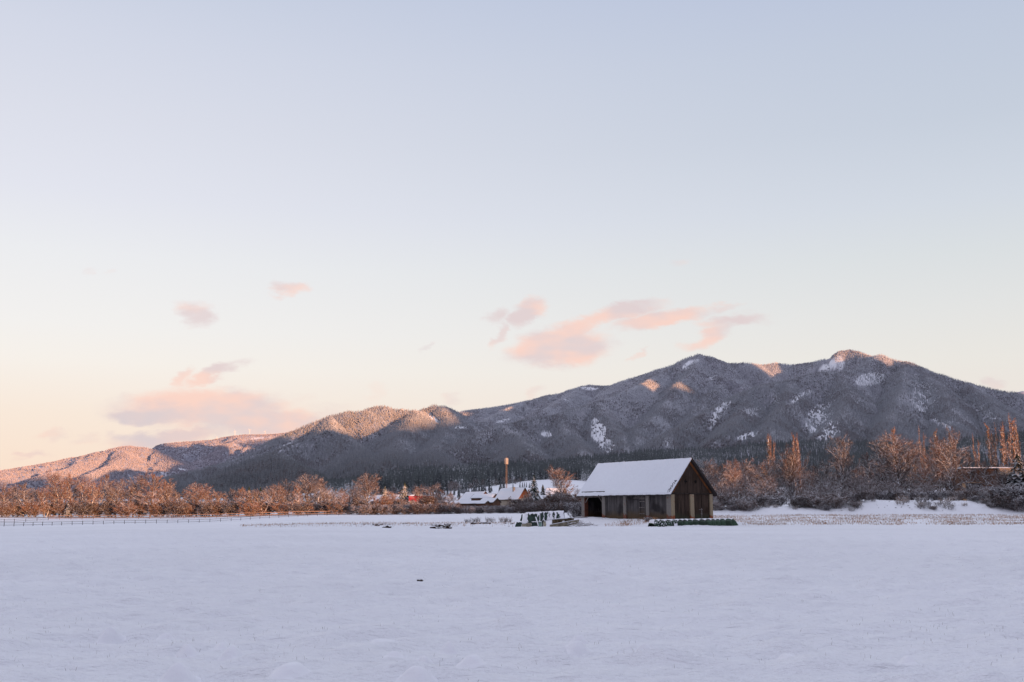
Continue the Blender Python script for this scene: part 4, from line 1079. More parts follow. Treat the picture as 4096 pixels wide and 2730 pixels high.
# wind turbines far away
M_TURB=plain('turbine_white',(.75,.72,.70,1),.5,1,.05)
for k,(px,top,bot,Yt,rot,lab) in enumerate([(940,1727,1752,9950,10,'wind turbine on the sunlit far hilltop, leftmost clear one'),(999,1722,1746,10000,50,'wind turbine on the sunlit far hilltop, between two others'),(1061,1728,1744,10050,80,'tiny wind turbine on the far hilltop, nearest to the wooded massif'),(868,1750,1764,10200,30,'faint small wind turbine on the shaded part of the far hilltop')]):
    bz=float(mz(np.array([float(px)]),np.array([float(Yt)]))[0])
    tp=at(px,top,Yt); H_=tp.z-bz+2
    o=thing('wind_turbine',lab,'wind turbine',(tp.x,Yt,bz-2),0,'wind turbines on the far hilltop')
    mb=MB(); mb.tube([(0,0,0),(0,0,H_)],[2.6,1.6],10); mb.build('tower',M_TURB,o)
    mb=MB(); mb.box(-2,2,-6,4,H_,H_+4); mb.build('nacelle',M_TURB,o)
    bl=min(30,H_*.42)
    for q in range(3):
        a_=R(rot+120*q+90); d=Vector((math.cos(a_),0,math.sin(a_))); s_=Vector((-d.z,0,d.x)); c0=Vector((0,-7,H_+2))
        mb=MB(); mb.add([c0+s_*1.2,c0-s_*1.2,c0+d*bl*.3-s_*1.6,c0+d*bl,c0+d*bl*.3+s_*1.3,c0+Vector((0,.6,0))+d*bl*.3],[(0,1,2,3,4),(0,5,3),(1,5,0),(2,5,1),(3,5,2)]); mb.build('blade',M_TURB,o)

# building behind the right trees
p=gpt(3868,292); 
ind=thing('roadside_building','flat-roofed building with a sunlit tan fascia behind the trees at the right','building',(p.x,p.y,p.z))
M_TAN=plain('tan_fascia',(.42,.26,.15,1),.8,2,.3)
zt=at(3868,1872,292).z-p.z; wB=ux(4120,292)-p.x
mb=MB(); mb.box(.5,wB,1,12,-.5,zt-.4); mb.build('wall',M_BRN,ind)
mb=MB(); mb.box(0,wB*.56,0,12.5,zt-.397,zt-.1); mb.build('roof_edge',M_DARKW,ind)
mb=MB(); mb.box(wB*.56+.01,wB+.3,-.3,12.6,zt-1.9,zt-.1); mb.build('fascia',M_TAN,ind)
mb=MB(); mb.box(-.1,wB+.3,-.35,12.6,zt-.097,zt+.16); mb.build('roof_snow',M_ROOFSNOW,ind)
mb=MB(); mb.box(-.3,.4,.3,.9,-.5,zt-4.3); mb.box(-.3,5.2,.3,.5,zt-4.3,zt-4.1); mb.build('door_frame',M_TAN,ind)
mb=MB(); mb.box(.9,5.0,.9,.97,-.5,zt-4.4); mb.build('doorway_shade_panel',M_BLACK,ind)  # black panel painting the shade inside the doorway

# ------------------------------------------------------------------ silage heap and junk at the left of the barn
M_TARP=plain('dark_green_tarp',(.012,.030,.022,1),.35,2.5,.5)
M_TARP2=plain('green_bale_wrap',(.028,.055,.034,1),.4,.8,.45)
def loaf(px0,px1,Y,depth,rowtop0,rowtop1,base_h,label):
    a_=gpt(px0,Y); b_=gpt(px1,Y); Ln=b_.x-a_.x; o=thing('silage_heap',label,'silage heap',tuple(a_))
    h0=at(px0,rowtop0,Y+depth*.4).z-a_.z; h1=at(px1,rowtop1,Y+depth*.4).z-a_.z
    nu,nv=150,56
    U,V=np.meshgrid(np.linspace(0,1,nu),np.linspace(0,1,nv),indexing='ij')
    prof=np.interp(V,[0,.30,.38,.62,.70,1],[0,.88,1,1,.88,0])
    endf=np.minimum(sstep(-.001,.15,U),sstep(-.001,.045,1-U))
    wr=.05*perlin(U*26,V*2.5,3)+.03*perlin(U*60,V*6,4)
    H=(h0+(h1-h0)*U)*prof*endf+ wr*np.minimum(prof*3,1)*endf
    Yl=depth*np.interp(V,[0,.30,.38,.62,.70,1],[0,.26,.33,.67,.74,1])
    Yl=Yl*(.6+.4*endf)+depth*.5*(.4-.4*endf)
    Xl=U*Ln
    co=np.stack([Xl,Yl,H-.08],-1).reshape(-1,3); f=gridfaces(nu,nv)[:,::-1]
    npmesh('tarp',co,f,M_TARP,True,o)
    # snow skin with open patches
    def hole(CU,CV):
        n=.07*perlin(CU*26,CV*9,8)+.035*perlin(CU*70,CV*18,9)
        m=np.zeros(CU.shape,bool)
        for u0,u1,v0,v1 in [(.17,.385,.03,.30),(.365,.42,.02,.26),(.44,.515,.10,.33),(.54,.60,.14,.34),(.635,.66,.22,.33),(.715,.755,.10,.34),(.79,.865,.12,.30),(.0,.035,.02,.40),(.955,.985,.02,.36)]:
            cu,cv=(u0+u1)/2,(v0+v1)/2
            m|=(np.abs(CU-cu+n*.5)<(u1-u0)/2*(1+.25*perlin(CU*50,CV*10,12)))&(np.abs(CV-cv+n*1.0)<(v1-v0)/2)
        return m
    cu=(np.arange(nu-1)+.5)/(nu-1); cv=(np.arange(nv-1)+.5)/(nv-1); CU,CV=np.meshgrid(cu,cv,indexing='ij')
    kp=~hole(CU,CV)
    off=.05+.03*fbm(U*20,V*9,2,15)
    co=np.stack([Xl,Yl-off*.6,H-.05+off],-1).reshape(-1,3)
    npmesh('snow_cover',co,gridfaces(nu,nv)[:,::-1][kp.ravel()],M_SNOWS,True,o)
    return o
loaf(2078,2266,125.5,5.0,2052,2043,0,'long snow-covered silage heap with dark green tarp showing through torn snow')
YJ=124.3
def J(px,row,Y=YJ): return at(px,row,Y)
def sheet_obj(name,label,cat,pts,th,m,wav=0,seed=0,nu=12,nv=8,snowtop=None):
    """panel given by its four corners: bottom left, bottom right, top right, top left"""
    P=[Vector(p) for p in pts]; o=thing(name,label,cat,tuple(P[0]))
    co=[];
    for s_ in (0,1):
        for i in range(nu):
            for j in range(nv):
                u,v=i/(nu-1),j/(nv-1); q=(P[0]*(1-u)+P[1]*u)*(1-v)+(P[3]*(1-u)+P[2]*u)*v-P[0]
                w=wav*(math.sin(u*9+v*3+seed)+.6*math.sin(u*21-v*7+seed*2))*.5
                q=q+Vector((wav*.35*math.sin(v*8+seed),w-(0 if s_ else th),wav*.3*math.sin(u*11+seed)*v)); co.append(tuple(q))
    f=gridfaces(nu,nv); f2=(f+nu*nv)[:,::-1]; ring=[]
    idx=lambda i,j:i*nv+j
    bd=[(idx(i,0),idx(i+1,0)) for i in range(nu-1)]+[(idx(nu-1,j),idx(nu-1,j+1)) for j in range(nv-1)]+[(idx(i+1,nv-1),idx(i,nv-1)) for i in range(nu-2,-1,-1)]+[(idx(0,j+1),idx(0,j)) for j in range(nv-2,-1,-1)]
    ring=np.array([(a_,b_,b_+nu*nv,a_+nu*nv) for a_,b_ in bd])
    ob=npmesh('panel' if 'sheet_' in name+'_' and 'tarp' not in name or 'panel' in name or 'cabinet' in name or 'board' in name else 'cloth',np.array(co),np.concatenate([f,f2,ring[:,::-1]]),m,wav>0,o)
    if snowtop:
        mb=MB(); a_=P[3]-P[0]; b_=P[2]-P[0]; n=10
        for i in range(n):
            q0=a_.lerp(b_,i/n); q1=a_.lerp(b_,(i+1)/n); h=snowtop*random.uniform(.8,1.2)
            mb.hexa([q0+Vector((0,-.12,-.02)),q1+Vector((0,-.12,-.02)),q1+Vector((0,.3,0)),q0+Vector((0,.3,0)),q0+Vector((0,-.08,h)),q1+Vector((0,-.08,h)),q1+Vector((0,.25,h)),q0+Vector((0,.25,h))])
        mb.build('snow_cap',M_SNOWS,o)
    return o
M_BEI=plain('faded_beige_sheet',(.34,.31,.23,1),.7,1.5,.2)
M_PGR=plain('pale_green_metal',(.16,.25,.21,1),.5,1.5,.2)
sheet_obj('tarp_fold','dark green tarp fold hanging at the left end of the silage heap','tarp',[J(2058,2115,124),J(2084,2113,124),J(2088,2090,124.6),J(2066,2090,124.6)],.25,M_TARP,.07,1)
sheet_obj('tarp_peak','narrow upright flap of dark tarp rising over the left end','tarp',[J(2080,2084,125.2),J(2088,2087,125.2),J(2091,2059,125.6),J(2087,2058,125.6)],.06,M_TARP,.04,4)
sheet_obj('leaning_sheet','faded beige panel leaning left of the wooden pallet','panel',[J(2086,2114),J(2106,2115),J(2108,2095,124.8),J(2088,2095,124.8)],.08,M_BEI,0,0,4,4,.10)
sheet_obj('tarp_sheet','dark green tarp hanging right of the wooden pallet','tarp',[J(2126,2115),J(2147,2114),J(2147,2089,124.8),J(2127,2089,124.8)],.10,M_TARP,.06,2,12,8,.08)
sheet_obj('metal_cabinet','pale green metal cabinet standing in the junk row','cabinet',[J(2156,2111,124.2),J(2167,2111,124.2),J(2166,2089,124.3),J(2154,2089,124.3)],.45,M_PGR,0,0,4,4,.10)
sheet_obj('tarp_strip','narrow dark green strip beside the pale cabinet','tarp',[J(2168,2111,124.4),J(2173,2111,124.4),J(2172,2086,124.6),J(2168,2088,124.6)],.1,M_TARP,.03,5)
sheet_obj('beige_board','beige board leaning between pale cabinet and snowy panel','panel',[J(2176,2110,124.1),J(2187,2109,124.1),J(2182,2086,124.8),J(2171,2087,124.8)],.07,M_BEI,0,0,4,4)
sheet_obj('snowy_panel','large tilted panel plastered with snow before the concrete wall','panel',[J(2186,2110,124.0),J(2206,2105,123.8),J(2208,2077,125.2),J(2178,2084,125.2)],.1,M_SNOWS,.02,3,6,6)
# pallet
o=thing('wooden_pallet','weathered wooden pallet standing on edge at the silage heap','pallet',tuple(J(2104,2117,124.0)))
wp=22/ (F/(124*cs)); hp=(J(2104,2093,124).z-J(2104,2117,124).z)
for k in range(3): 
    mb=MB(); mb.box(k*(wp-.09)/2,k*(wp-.09)/2+.09,-.02,.10,0,hp); mb.build('upright',M_GREYW,o)
for k in range(6):
    mb=MB(); mb.box(0,wp,-.05,-.023,k*(hp-.08)/5,k*(hp-.08)/5+.07); mb.build('slat',M_BEI,o)
mb=MB(); mb.box(.09,wp-.09,.103,.13,0,hp); mb.build('back_sheet',M_DARKW,o)
o=thing('wooden_plank','snowy plank leaning diagonally on the silage heap','plank',tuple(J(2154,2106,123.9)))
q=J(2143,2071,125.6)-Vector(o.location); mb=MB(); mb.bar((0,0,0),q,.14,.06); mb.build('board',M_GREYW,o)
mb=MB(); mb.bar(Vector((0,-.02,.06)),q+Vector((0,-.02,.06)),.12,.05); mb.build('snow_strip',M_SNOWS,o)
# concrete walls
def wall_obj(label,pa,pb,Ya,Yb,ra0,ra1,rb0,rb1,th,m,cap=.09):
    A0,A1=at(pa,ra0,Ya),at(pa,ra1,Ya); B0,B1=at(pb,rb0,Yb),at(pb,rb1,Yb)
    o=thing('concrete_wall',label,'wall',tuple(A0)); O=A0
    t_=Vector((0,th,0)); mb=MB()
    mb.hexa([A0-O,B0-O,B0-O+t_,A0-O+t_,A1-O,B1-O,B1-O+t_,A1-O+t_]); mb.build('wall_face',m,o)
    mb=MB(); c=Vector((0,0,cap)); e=Vector((0,0,.003)); f_=Vector((0,-.04,0))
    mb.hexa([A1-O+e+f_,B1-O+e+f_,B1-O+t_+e,A1-O+t_+e,A1-O+c+f_*.5,B1-O+c+f_*.5,B1-O+t_+c,A1-O+t_+c]); mb.build('snow_cap',M_SNOWS,o)
    return o
wall_obj('brown stained upper concrete wall beside the silage heap',2209,2296,124.6,127.5,2103,2079,2092,2073.5,.35,M_CONCD)
wall_obj('pale lower concrete wall sinking into the snow ramp',2199,2316,123.2,126.5,2118,2100,2096,2079,.35,M_CONC,.05)
o=thing('pole','long thin pole lying on the concrete wall towards the barn','pole',tuple(at(2272,2075,126.0)))
q=at(2350,2071.5,133)-Vector(o.location); mb=MB(); mb.tube([(0,0,0),q*.5+Vector((0,0,.05)),q],[.05,.045,.03],6); mb.build('pole_shaft',M_DARKW,o)
# brushwood pile
o=thing('brushwood_pile','tangle of snowy cut branches lying before the barn entrance','branches',tuple(gpt(2300,125.5)))
rq=random.Random(11)
for k in range(26):
    pa=rq.uniform(2262,2345); Yb=rq.uniform(124.2,128); A0=gpt(pa,Yb)+Vector((0,0,rq.uniform(.03,.55)*max(.15,1-abs(pa-2285)/70))); L_=rq.uniform(.6,1.9); az=rq.uniform(-.5,.5)
    A1=A0+Vector((L_*math.cos(az),L_*math.sin(az)*.6,rq.uniform(-.35,.25))); A1.z=max(A1.z,gz(A1.x,A1.y)+.05)
    mid=(A0+A1)/2+Vector((0,0,rq.uniform(.05,.3))); mb=MB(); O=Vector(o.location)
    mb.tube([A0-O,mid-O,A1-O],[.035,.028,.012],5)
    for q_ in range(3):
        s_=A0.lerp(A1,rq.random())+Vector((0,0,.08)); mb.tube([s_-O,s_-O+Vector((rq.uniform(-.3,.5),rq.uniform(-.3,.3),rq.uniform(0,.35)))],[.014,.006],4)
    mb.build('branch',M_BARK,o,True)

# ------------------------------------------------------------------ row of green wrapped bales in front of the barn
A0=gpt(2618,121.8); B0=gpt(2950,126.0); A0.z=at(2618,2107,121.8).z; B0.z=at(2950,2099,126.0).z
o=thing('wrapped_bale_row','long green tarp covered bale row with scalloped edge and snow on top','bales',tuple(A0))
d=B0-A0; n=15; nu,nv=n*14,26
U,V=np.meshgrid(np.linspace(0,1,nu),np.linspace(0,1,nv),indexing='ij')
ph=U*n+.18*np.sin(U*17); sc_=np.abs(np.sin(np.pi*ph)); sc_=sc_**.6
h0=at(2640,2078,122).z-A0.z; h1=at(2935,2071.5,126).z-B0.z
hh=(h0+(h1-h0)*U)
endf=np.minimum(sstep(-.01,.012,U),sstep(-.004,.035,1-U)); 
prof=np.interp(V,[0,.33,.45,.6,.75,1],[0,.72,.95,1,.95,0])
Zl=hh*prof*(.89+.11*sc_)*(.25+.75*endf)+.03*perlin(U*60,V*5,51)
Yl=np.interp(V,[0,.33,.45,.6,.75,1],[0,.10,.30,.95,1.5,1.8])-.20*sc_*(1-sstep(.25,.5,V))+.03*perlin(U*40,V*6,52)
dn=Vector((d.x,d.y,0)).normalized(); px_,py_=dn.x,dn.y
X3=U*d.x-Yl*py_*1; Y3=U*d.y+Yl*px_; Z3=U*d.z+Zl-.12
npmesh('tarp',np.stack([X3,Y3,Z3],-1).reshape(-1,3),gridfaces(nu,nv)[:,::-1],M_TARP2,True,o)
cu=(np.arange(nu-1)+.5)/(nu-1); cv=(np.arange(nv-1)+.5)/(nv-1); CU,CV=np.meshgrid(cu,cv,indexing='ij')
scc=np.abs(np.sin(np.pi*(CU*n+.18*np.sin(CU*17))))
lim=.40+.07*scc+.03*perlin(CU*50,CV*4,53)
snowm=(CV>lim)&(CV<.95)
drip=(CU<.27)&(perlin(CU*120,CV*9,54)+.5*perlin(CU*220,CV*20,55)>.30)&(CV<.5)
heap=((np.abs(CU-.24)<.02)&(CV<.2))
snowm|=drip|heap
up=.05+.05*sstep(.4,.6,V)
npmesh('snow_cover',np.stack([X3+.03*py_,Y3-.03,Z3+up],-1).reshape(-1,3),gridfaces(nu,nv)[:,::-1][snowm.ravel()],M_SNOWS,True,o)

# ------------------------------------------------------------------ soil clods, molehills, stubble, grass
M_SOIL=plain('dark_soil',(.035,.020,.014,1),.95,9,.5,.25)
def clod_mesh(seed,w,d_,h):
    bm=bmesh.new(); bmesh.ops.create_icosphere(bm,subdivisions=2,radius=1); rr_=random.Random(seed)
    for v in bm.verts:
        k=1+.35*math.sin(v.co.x*5+seed)*math.cos(v.co.y*6+seed*2)+rr_.uniform(-.15,.15)
        v.co=Vector((v.co.x*w*k,v.co.y*d_*k,v.co.z*h*k))
    me=bpy.data.meshes.new('soil_clod'); bm.to_mesh(me); bm.free(); me.materials.append(M_SOIL); return me
CM=[clod_mesh(k,.5,.4,.3) for k in range(5)]
CLB=[(1680,2319,52,.36,'single dark clod lying alone in the open snow field')]
P_=gpt(1684,25); 
# field clod: distance from its row
def Yrow(px,row):
    lo,hi=8.0,140.0
    for _ in range(40):
        m_=(lo+hi)/2; r_=proj(ux(px,m_),m_,gz(ux(px,m_),m_))[1]
        if r_>row: lo=m_
        else: hi=m_
    return lo
Yc=Yrow(1684,2334); o=bpy.data.objects.new('soil_clod',CM[0]); COL.objects.link(o); q=gpt(1684,Yc); o.location=(q.x,q.y,float(ground(np.array([q.x]),np.array([q.y]))[0])+.045); s_=24/(F/(Yc*cs))/1.0; o.scale=(s_*1.0,s_*.7,s_*.65)
tag(o,'single small dark clod lying alone in the open snow field','clod')
big=[(1452,2101),(1500,2102),(1512,2104),(1521,2103),(1549,2110),(1556,2103),(1738,2104),(1760,2106),(1763,2113),(1770,2107),(1785,2106),(1790,2103),(1792,2114),(1733,2113),(1930,2094),(1940,2093),(1945,2095),(1620,2098),(1898,2098),(2032,2098),(2040,2100)]
rc=random.Random(4)
for k,(px,row) in enumerate(sorted(big)):
    Yk=Yrow(px,row+3); q=gpt(px,Yk)
    o=bpy.data.objects.new('soil_clod',CM[k%5]); COL.objects.link(o)
    zz=float(ground(np.array([q.x]),np.array([q.y]))[0]); o.location=(q.x,q.y,zz+.05); s_=rc.uniform(.6,1.15); o.scale=(s_*1.2,s_,s_*.62); o.rotation_euler=(0,0,rc.random()*6)
    tag(o,f'dark earth clod in the rough snow strip, {ordw(k+1)} from the left','clod','dark earth clods in the rough strip')
# small clods, stuff
co=[];fc=[]
for k in range(520):
    if k<360: px=rc.choice([rc.gauss(1500,90),rc.gauss(1755,60),rc.uniform(1380,2050)]); Yk=rc.uniform(124,146)
    else: px=rc.uniform(3350,3990); Yk=rc.uniform(203,211)
    x_=ux(px,Yk); z_=float(ground(np.array([x_]),np.array([Yk]))[0]); w=rc.uniform(.05,.20)*(1.4 if k>=360 else 1); a_=rc.random()*3
    o_=len(co)
    for s1,s2 in ((1,0),(0,1),(-1,0),(0,-1)): co.append((x_+w*(s1*math.cos(a_)-s2*math.sin(a_)*.6),Yk+w*(s1*math.sin(a_)+s2*math.cos(a_)*.6),z_-.04))
    co.append((x_,Yk,z_+w*.7))
    fc+= [(o_,o_+1,o_+4),(o_+1,o_+2,o_+4),(o_+2,o_+3,o_+4),(o_+3,o_,o_+4)]
tag(npmesh('loose_soil',np.array(co),np.array(fc),M_SOIL,False),'crumbs of dark soil scattered over the rough snow strips','soil',kind='stuff')
# molehills
MH=[(748,2706,130),(1184,2708,120),(1680,2716,118),(1897,2662,100),(1593,2634,66),(1709,2648,52),(1801,2598,74),(1532,2590,74),(954,2616,80),(778,2607,76),(691,2560,66),(470,2541,80),(914,2594,54),(3594,2652,72),(2311,2565,56),(2306,2596,72),(2567,2601,60),(3120,2642,60)]
MH.sort()
for k,(px,row,w) in enumerate(MH):
    Yk=Yrow(px,row+w*.10); ppm=F/(Yk*cs); Rm=w/ppm*.80; q=gpt(px,Yk); hm=Rm*.62
    nr_,na=14,40; co=[(0,0,hm)]; fs=[]
    for i in range(1,nr_+1):
        t=i/nr_
        for j in range(na):
            a_=6.283*j/na; r0=Rm*t*(1+.12*math.sin(a_*2+k)+.04*math.sin(a_*3+k*2))
            hgt=hm*(.5+.5*math.cos(math.pi*min(1,t**1.1)))*(1+.10*t*math.sin(a_*2+k))
            x_,y_=r0*math.cos(a_),r0*math.sin(a_); gg=float(ground(np.array([q.x+x_]),np.array([q.y+y_]))[0])-q.z
            co.append((x_,y_,gg*min(1,t*1.2)+hgt-.012*t))
    for j in range(na): fs.append((0,1+j,1+(j+1)%na))
    f4=[(1+(i-1)*na+j,1+i*na+j,1+i*na+(j+1)%na,1+(i-1)*na+(j+1)%na) for i in range(1,nr_) for j in range(na)]
    me=bpy.data.meshes.new('molehill'); me.from_pydata(co,[],fs+f4); me.polygons.foreach_set('use_smooth',[True]*len(me.polygons)); me.materials.append(M_SNOWS)
    o=bpy.data.objects.new('molehill',me); COL.objects.link(o); o.location=(q.x,q.y,q.z)
    tag(o,f'snow-covered molehill in the near field, {ordw(k+1)} from the left','molehill','snow-covered molehills in the near field')
def blades(name,pts,hmin,hmax,w,m,label,lean=.35,cat='grass'):
    n=len(pts); pts=np.asarray(pts); r_=np.random.default_rng(len(name)+n)
    x_,y_=pts[:,0],pts[:,1]; z_=ground(x_,y_)
    h=r_.uniform(hmin,hmax,n); a_=r_.uniform(0,6.28,n); lx=r_.normal(0,lean,n)*h; ly=r_.normal(0,lean,n)*h
    ww=w*(1+0*h)
    p0=np.stack([x_-ww*np.cos(a_),y_-ww*np.sin(a_),z_-.03],1); p1=np.stack([x_+ww*np.cos(a_),y_+ww*np.sin(a_),z_-.03],1)
    p2=np.stack([x_+lx*.45,y_+ly*.45,z_+h*.6],1); p3=np.stack([x_+lx,y_+ly,z_+h],1)
    co=np.stack([p0,p1,p2+(p1-p0)*.4,p3,p2-(p1-p0)*.4],1).reshape(-1,3)
    i=np.arange(n)[:,None]*5
    f=np.concatenate([i+np.array([[0,1,2]]),i+np.array([[0,2,4]]),i+np.array([[4,2,3]])])
    return tag(npmesh(name,co,f,m,False),label,cat,kind='stuff')
M_GRASS=plain('dry_grass_blade',(.13,.10,.055,1),.9,.5,.5)
M_STUB=plain('straw_stubble',(.36,.20,.11,1),.9,.3,.4)
rs=np.random.default_rng(12)
# stubble field on the right, in rows
pp=[]
for k in range(30000):
    Yk=rs.uniform(125.5,199); px=rs.uniform(2800,4250)
    if Yk<131 and px<2970: continue
    dens=.45+.9*perlin(np.array(px/130),np.array(Yk/9),91)+.35*perlin(np.array(px/30),np.array(Yk/3),92)
    if rs.random()>dens: continue
    Yk=round(Yk/.75)*.75+rs.normal(0,.07)
    pp.append((ux(px,Yk),Yk))
blades('straw_stubble',pp,.08,.26,.022,M_STUB,'rows of straw coloured stubble poking through the snow at the right',.25,'stubble')
pp=[]
for k in range(2600):
    px=rs.uniform(960,2060); Yk=rs.choice([rs.normal(146,2.0),rs.uniform(124,150)]); pp.append((ux(px,Yk),Yk))
for k in range(700):
    px=rs.choice([rs.normal(2560,30),rs.normal(2610,14),rs.uniform(2420,2600),rs.normal(2500,14)]); Yk=rs.uniform(125.8,131); pp.append((ux(px,Yk),Yk))
blades('dry_verge_grass',pp,.08,.38,.016,M_STUB,'thin dry grass along the rough strip and the barn front',.4)
pp=[]
for k in range(420):
    Yk=float(np.exp(rs.uniform(np.log(9.5),np.log(110)))); px=rs.uniform(-200,4300); n=int(rs.integers(1,5)); x0=ux(px,Yk)
    for q in range(n): pp.append((x0+rs.normal(0,.05),Yk+rs.normal(0,.04)))
for k in range(9000):
    Yk=float(np.exp(rs.uniform(np.log(11),np.log(120)))); px=rs.uniform(-200,4300); x0=ux(px,Yk)
    if rs.random()<.15+1.6*max(0,float(perlin(np.array(x0/4.0),np.array(Yk/3.0),77))): pp.append((x0,Yk))
blades('field_grass',pp,.006,.06,.0014,M_GRASS,'sparse dead grass tips sticking out of the field snow',.45)

# ------------------------------------------------------------------ unseen ridges added behind the viewer, notched to set shade and sun patches
AL=R(36); EL=R(2.0); TE=math.tan(EL)
def lat_s(x,y): return x*math.cos(AL)+y*math.sin(AL), -x*math.sin(AL)+y*math.cos(AL)
def ridge_behind(name,s,prof,width):
    lats=np.arange(prof[0][0],prof[-1][0]+.1,(6 if width<600 else 30)); Hh=np.interp(lats,[p[0] for p in prof],[p[1] for p in prof])
    top=Hh-s*TE
    rough=(1.0 if width<600 else 5.0)*fbm(lats/(22 if width<600 else 90),lats*0,3,33)
    top=top+rough
    vs=np.linspace(-1,1,41); co=[]
    for v in vs:
        e=1-abs(v)**1.3
        x_=lats*math.cos(AL)-(s+v*width)*math.sin(AL); y_=lats*math.sin(AL)+(s+v*width)*math.cos(AL)
        z_=-3.5+(top+3.5)*e+ (fbm(x_/90,y_/90,3,35)*width*.03)*(1-e)*e*2
        co.append(np.stack([x_,y_,z_],1))
    co=np.concatenate(co); return tag(npmesh(name,co,gridfaces(len(vs),len(lats)),M_WOODH),kind='structure')
M_WOODH=plain('shade_ridge',(.16,.16,.18,1),.95,.02,.5,.2)
ridge_behind('near_shade_ridge',-700,[(-900,11),(-300,12),(0,12.2),(50,12.2),(75,12.6),(90,13.2),(112,13.2),(125,12.4),(150,12.4),(167,13.0),(176,13.0),(184,13.4),(194,17.0),(205,18.5),(214,19.5),(221,16.0),(236,16.2),(250,20),(262,20.8),(287,21.0),(310,24),(360,28),(420,10)],260)
ridge_behind('far_shade_ridges',-4500,[(300,-160),(330,24),(480,300),(700,460),(1450,460),(1550,400),(1620,405),(1720,410),(1770,405),(1960,445),(2055,465),(2180,490),(2300,550),(2450,900),(2700,1150),(3240,1150),(3265,680),(3400,680),(3440,1000),(3520,960),(3730,1010),(4040,1010),(4160,1000),(4185,785),(4380,800),(4420,1150),(6500,1200),(7500,100)],1500)
sun=bpy.data.lights.new('sun','SUN'); so=bpy.data.objects.new('sun',sun); COL.objects.link(so)
sun.energy=8.5; sun.color=(1.0,.48,.225); sun.angle=R(.4)
dv=Vector((-math.sin(AL)*math.cos(EL),math.cos(AL)*math.cos(EL),-math.sin(EL)))
so.rotation_euler=dv.to_track_quat('-Z','Y').to_euler(); so.location=(0,-20,60)

# ------------------------------------------------------------------ sky
w=bpy.data.worlds.new('World'); sc.world=w; w.use_nodes=True
t=NT(w.node_tree); N=t.n; bg=N['Background']
gen=t.add('ShaderNodeTexCoord').outputs['Generated']; X_,Y_,Z_=t.sep(gen)
az=t.m('ARCTAN2',X_,Y_)
def ramp(fac,stops):
    r_=t.add('ShaderNodeValToRGB'); el=r_.color_ramp.elements; r_.color_ramp.interpolation='B_SPLINE' if False else 'LINEAR'
    while len(el)<len(stops): el.new(.5)
    for e,(p_,c_) in zip(el,stops): e.position=p_; e.color=lin(*c_)
    t.put(r_.inputs[0],fac); return r_.outputs[0]
Lr=ramp(Z_,[(0,(250,220,196)),(.05,(250,228,209)),(.09,(249,233,218)),(.138,(247,241,234)),(.172,(243,241,239)),(.235,(236,237,240)),(.29,(227,229,239)),(.36,(219,222,234)),(.42,(211,216,231)),(.48,(200,208,226)),(.60,(204,212,233)),(.75,(224,227,247)),(1,(228,230,250))])
Rr=ramp(Z_,[(0,(240,224,210)),(.09,(237,228,220)),(.138,(233,230,224)),(.185,(226,227,226)),(.235,(217,222,225)),(.28,(209,216,226)),(.35,(197,206,220)),(.42,(191,201,219)),(.48,(184,195,219)),(.60,(194,204,228)),(.75,(224,227,247)),(1,(228,230,250))])
k=t.sst(-.56,.62,az)
sky=t.mix(k,Lr,Rr)
cl=t.add('ShaderNodeCombineXYZ'); t.put(cl.inputs[0],t.m('DIVIDE',X_,t.m('MAXIMUM',Y_,.05))); t.put(cl.inputs[1],t.m('DIVIDE',Z_,t.m('MAXIMUM',Y_,.05)))
uv=cl.outputs[0]
nz=t.add('ShaderNodeTexNoise'); nz.inputs['Scale'].default_value=22; nz.inputs['Detail'].default_value=6; nz.inputs['Roughness'].default_value=.6; t.l.new(uv,nz.inputs['Vector'])
mp=t.add('ShaderNodeMapping'); mp.inputs['Scale'].default_value=(1,2.2,1); t.l.new(uv,mp.inputs[0]); t.l.new(mp.outputs[0],nz.inputs['Vector'])
vs_=t.add('ShaderNodeVectorMath',operation='SUBTRACT'); t.l.new(nz.outputs['Color'],vs_.inputs[0]); vs_.inputs[1].default_value=(.5,.5,.5)
vm=t.add('ShaderNodeVectorMath',operation='MULTIPLY'); t.l.new(vs_.outputs[0],vm.inputs[0]); vm.inputs[1].default_value=(.055,.030,0)
va=t.add('ShaderNodeVectorMath',operation='ADD'); t.l.new(uv,va.inputs[0]); t.l.new(vm.outputs[0],va.inputs[1])
UV=va.outputs[0]
CL=[(2247,1391,215,80,-6,1.0,0),(2310,1320,120,48,-30,.8,0),(2435,1262,250,36,-14,.8,0),(2640,1276,220,40,-8,.85,0),(2894,1233,95,17,0,.45,0),(2945,1287,160,32,-4,.7,0),(2833,1343,125,40,-20,.65,0),
 (2110,1252,90,50,-25,.75,0),(1992,1258,60,34,0,.55,0),(1985,1335,90,28,-50,.55,0),(2558,1421,50,14,-30,.4,0),(1155,1150,80,34,0,.6,0),(783,1268,92,58,10,.65,0),(371,1079,48,20,0,.3,0),(452,1087,36,12,0,.25,0),
 (860,1495,160,30,-22,.7,0),(727,1517,70,34,-35,.6,0),(1712,1390,46,14,-25,.4,1),(807,1632,400,80,0,.85,0),(590,1660,210,40,0,.85,1),(1080,1690,330,62,0,.75,0),(680,1746,290,38,-7,.75,2),
 (218,1741,76,28,-6,.5,0),(347,1757,70,26,0,.4,0),(460,1749,60,24,0,.4,0),(121,1808,90,18,0,.5,1),(60,1830,60,20,-20,.3,1),(1195,1588,70,32,0,.3,0),(1510,1572,70,44,-30,.25,0),(1809,1596,70,22,0,.4,0),(3985,1530,56,28,20,.5,0),(2730,1052,70,26,0,.35,0),(2140,1580,70,28,-20,.4,0),(1300,1640,200,40,0,.3,0)]
def dirn(px,row):
    tt=1365-row; y=F*cs-tt*sn; z=F*sn+tt*cs; return (px-2048)/y,z/y,F/y
dens=None; grey=None
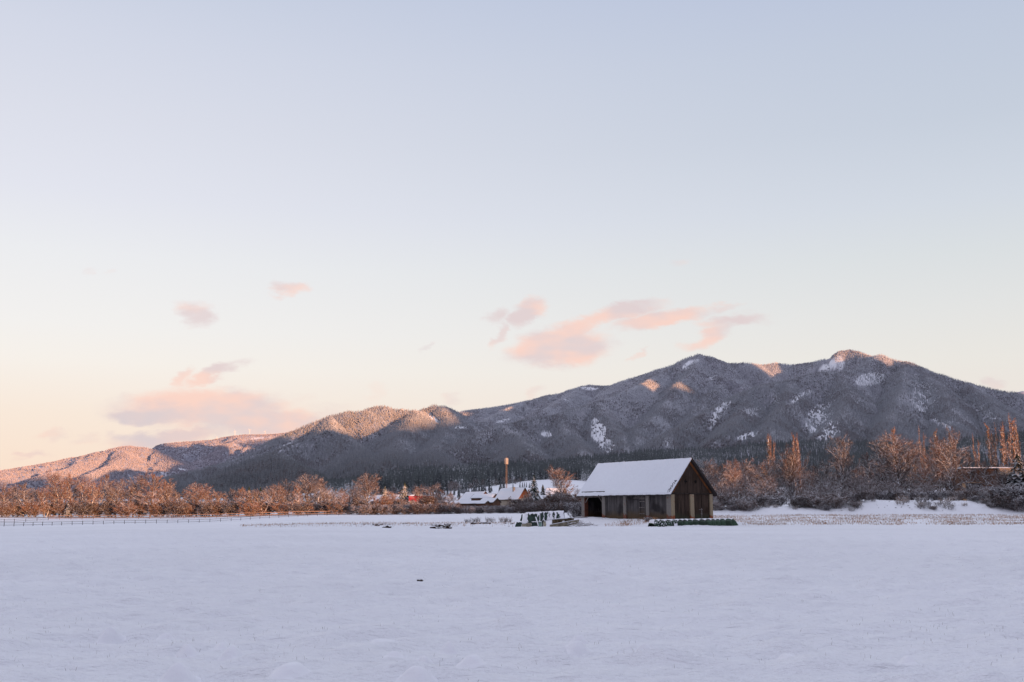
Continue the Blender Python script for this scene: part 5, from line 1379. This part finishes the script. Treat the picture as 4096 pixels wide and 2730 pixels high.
for px,row,rx,ry,an,st,gk in CL:
    u_,v_,sc2=dirn(px,row)
    m_=t.add('ShaderNodeMapping',vector_type='TEXTURE'); t.l.new(UV,m_.inputs['Vector'])
    m_.inputs['Location'].default_value=(u_,v_,0); m_.inputs['Rotation'].default_value=(0,0,R(-an)); m_.inputs['Scale'].default_value=(rx*1.5/F,ry*1.6/F,1)
    ln=t.add('ShaderNodeVectorMath',operation='LENGTH'); t.l.new(m_.outputs[0],ln.inputs[0])
    d_=t.m('MULTIPLY',t.sst(1.0,.15,ln.outputs['Value']),st)
    dens=d_ if dens is None else t.m('MAXIMUM',dens,d_)
    if gk: grey=d_ if grey is None else t.m('MAXIMUM',grey,d_)
n2=t.add('ShaderNodeTexNoise'); n2.inputs['Scale'].default_value=9; n2.inputs['Detail'].default_value=8; n2.inputs['Roughness'].default_value=.7; t.l.new(mp.outputs[0],n2.inputs['Vector'])
n3=t.add('ShaderNodeTexNoise'); n3.inputs['Scale'].default_value=13; n3.inputs['Detail'].default_value=3; t.l.new(mp.outputs[0],n3.inputs['Vector'])
al=t.m('MULTIPLY',dens,t.m('ADD',.25,t.m('MULTIPLY',n2.outputs[0],1.35)),clamp=True)
al=t.m('MULTIPLY',t.sst(.10,.72,al),t.m('GREATER_THAN',Y_,.05))
ccol=t.mix(t.sst(.40,.60,n3.outputs[0]),lin(224,204,205),lin(252,208,193))
ccol=t.mix(t.m('MULTIPLY',grey,.85,clamp=True),ccol,lin(206,198,207))
col=t.mix(t.m('MULTIPLY',al,.78,clamp=True),sky,ccol)
bf=t.m('MULTIPLY',t.sst(.25,-.35,Y_),t.sst(.62,.15,Z_))
col=t.mix(t.m('MULTIPLY',bf,.92),col,lin(128,106,134))
t.l.new(col,bg.inputs['Color']); bg.inputs['Strength'].default_value=1.0
sc.cycles.max_bounces=6; sc.cycles.diffuse_bounces=3; sc.cycles.use_denoising=True
try: w.cycles.sampling_method='MANUAL'; w.cycles.sample_map_resolution=512
except Exception: pass
print('total',time.time()-T0)
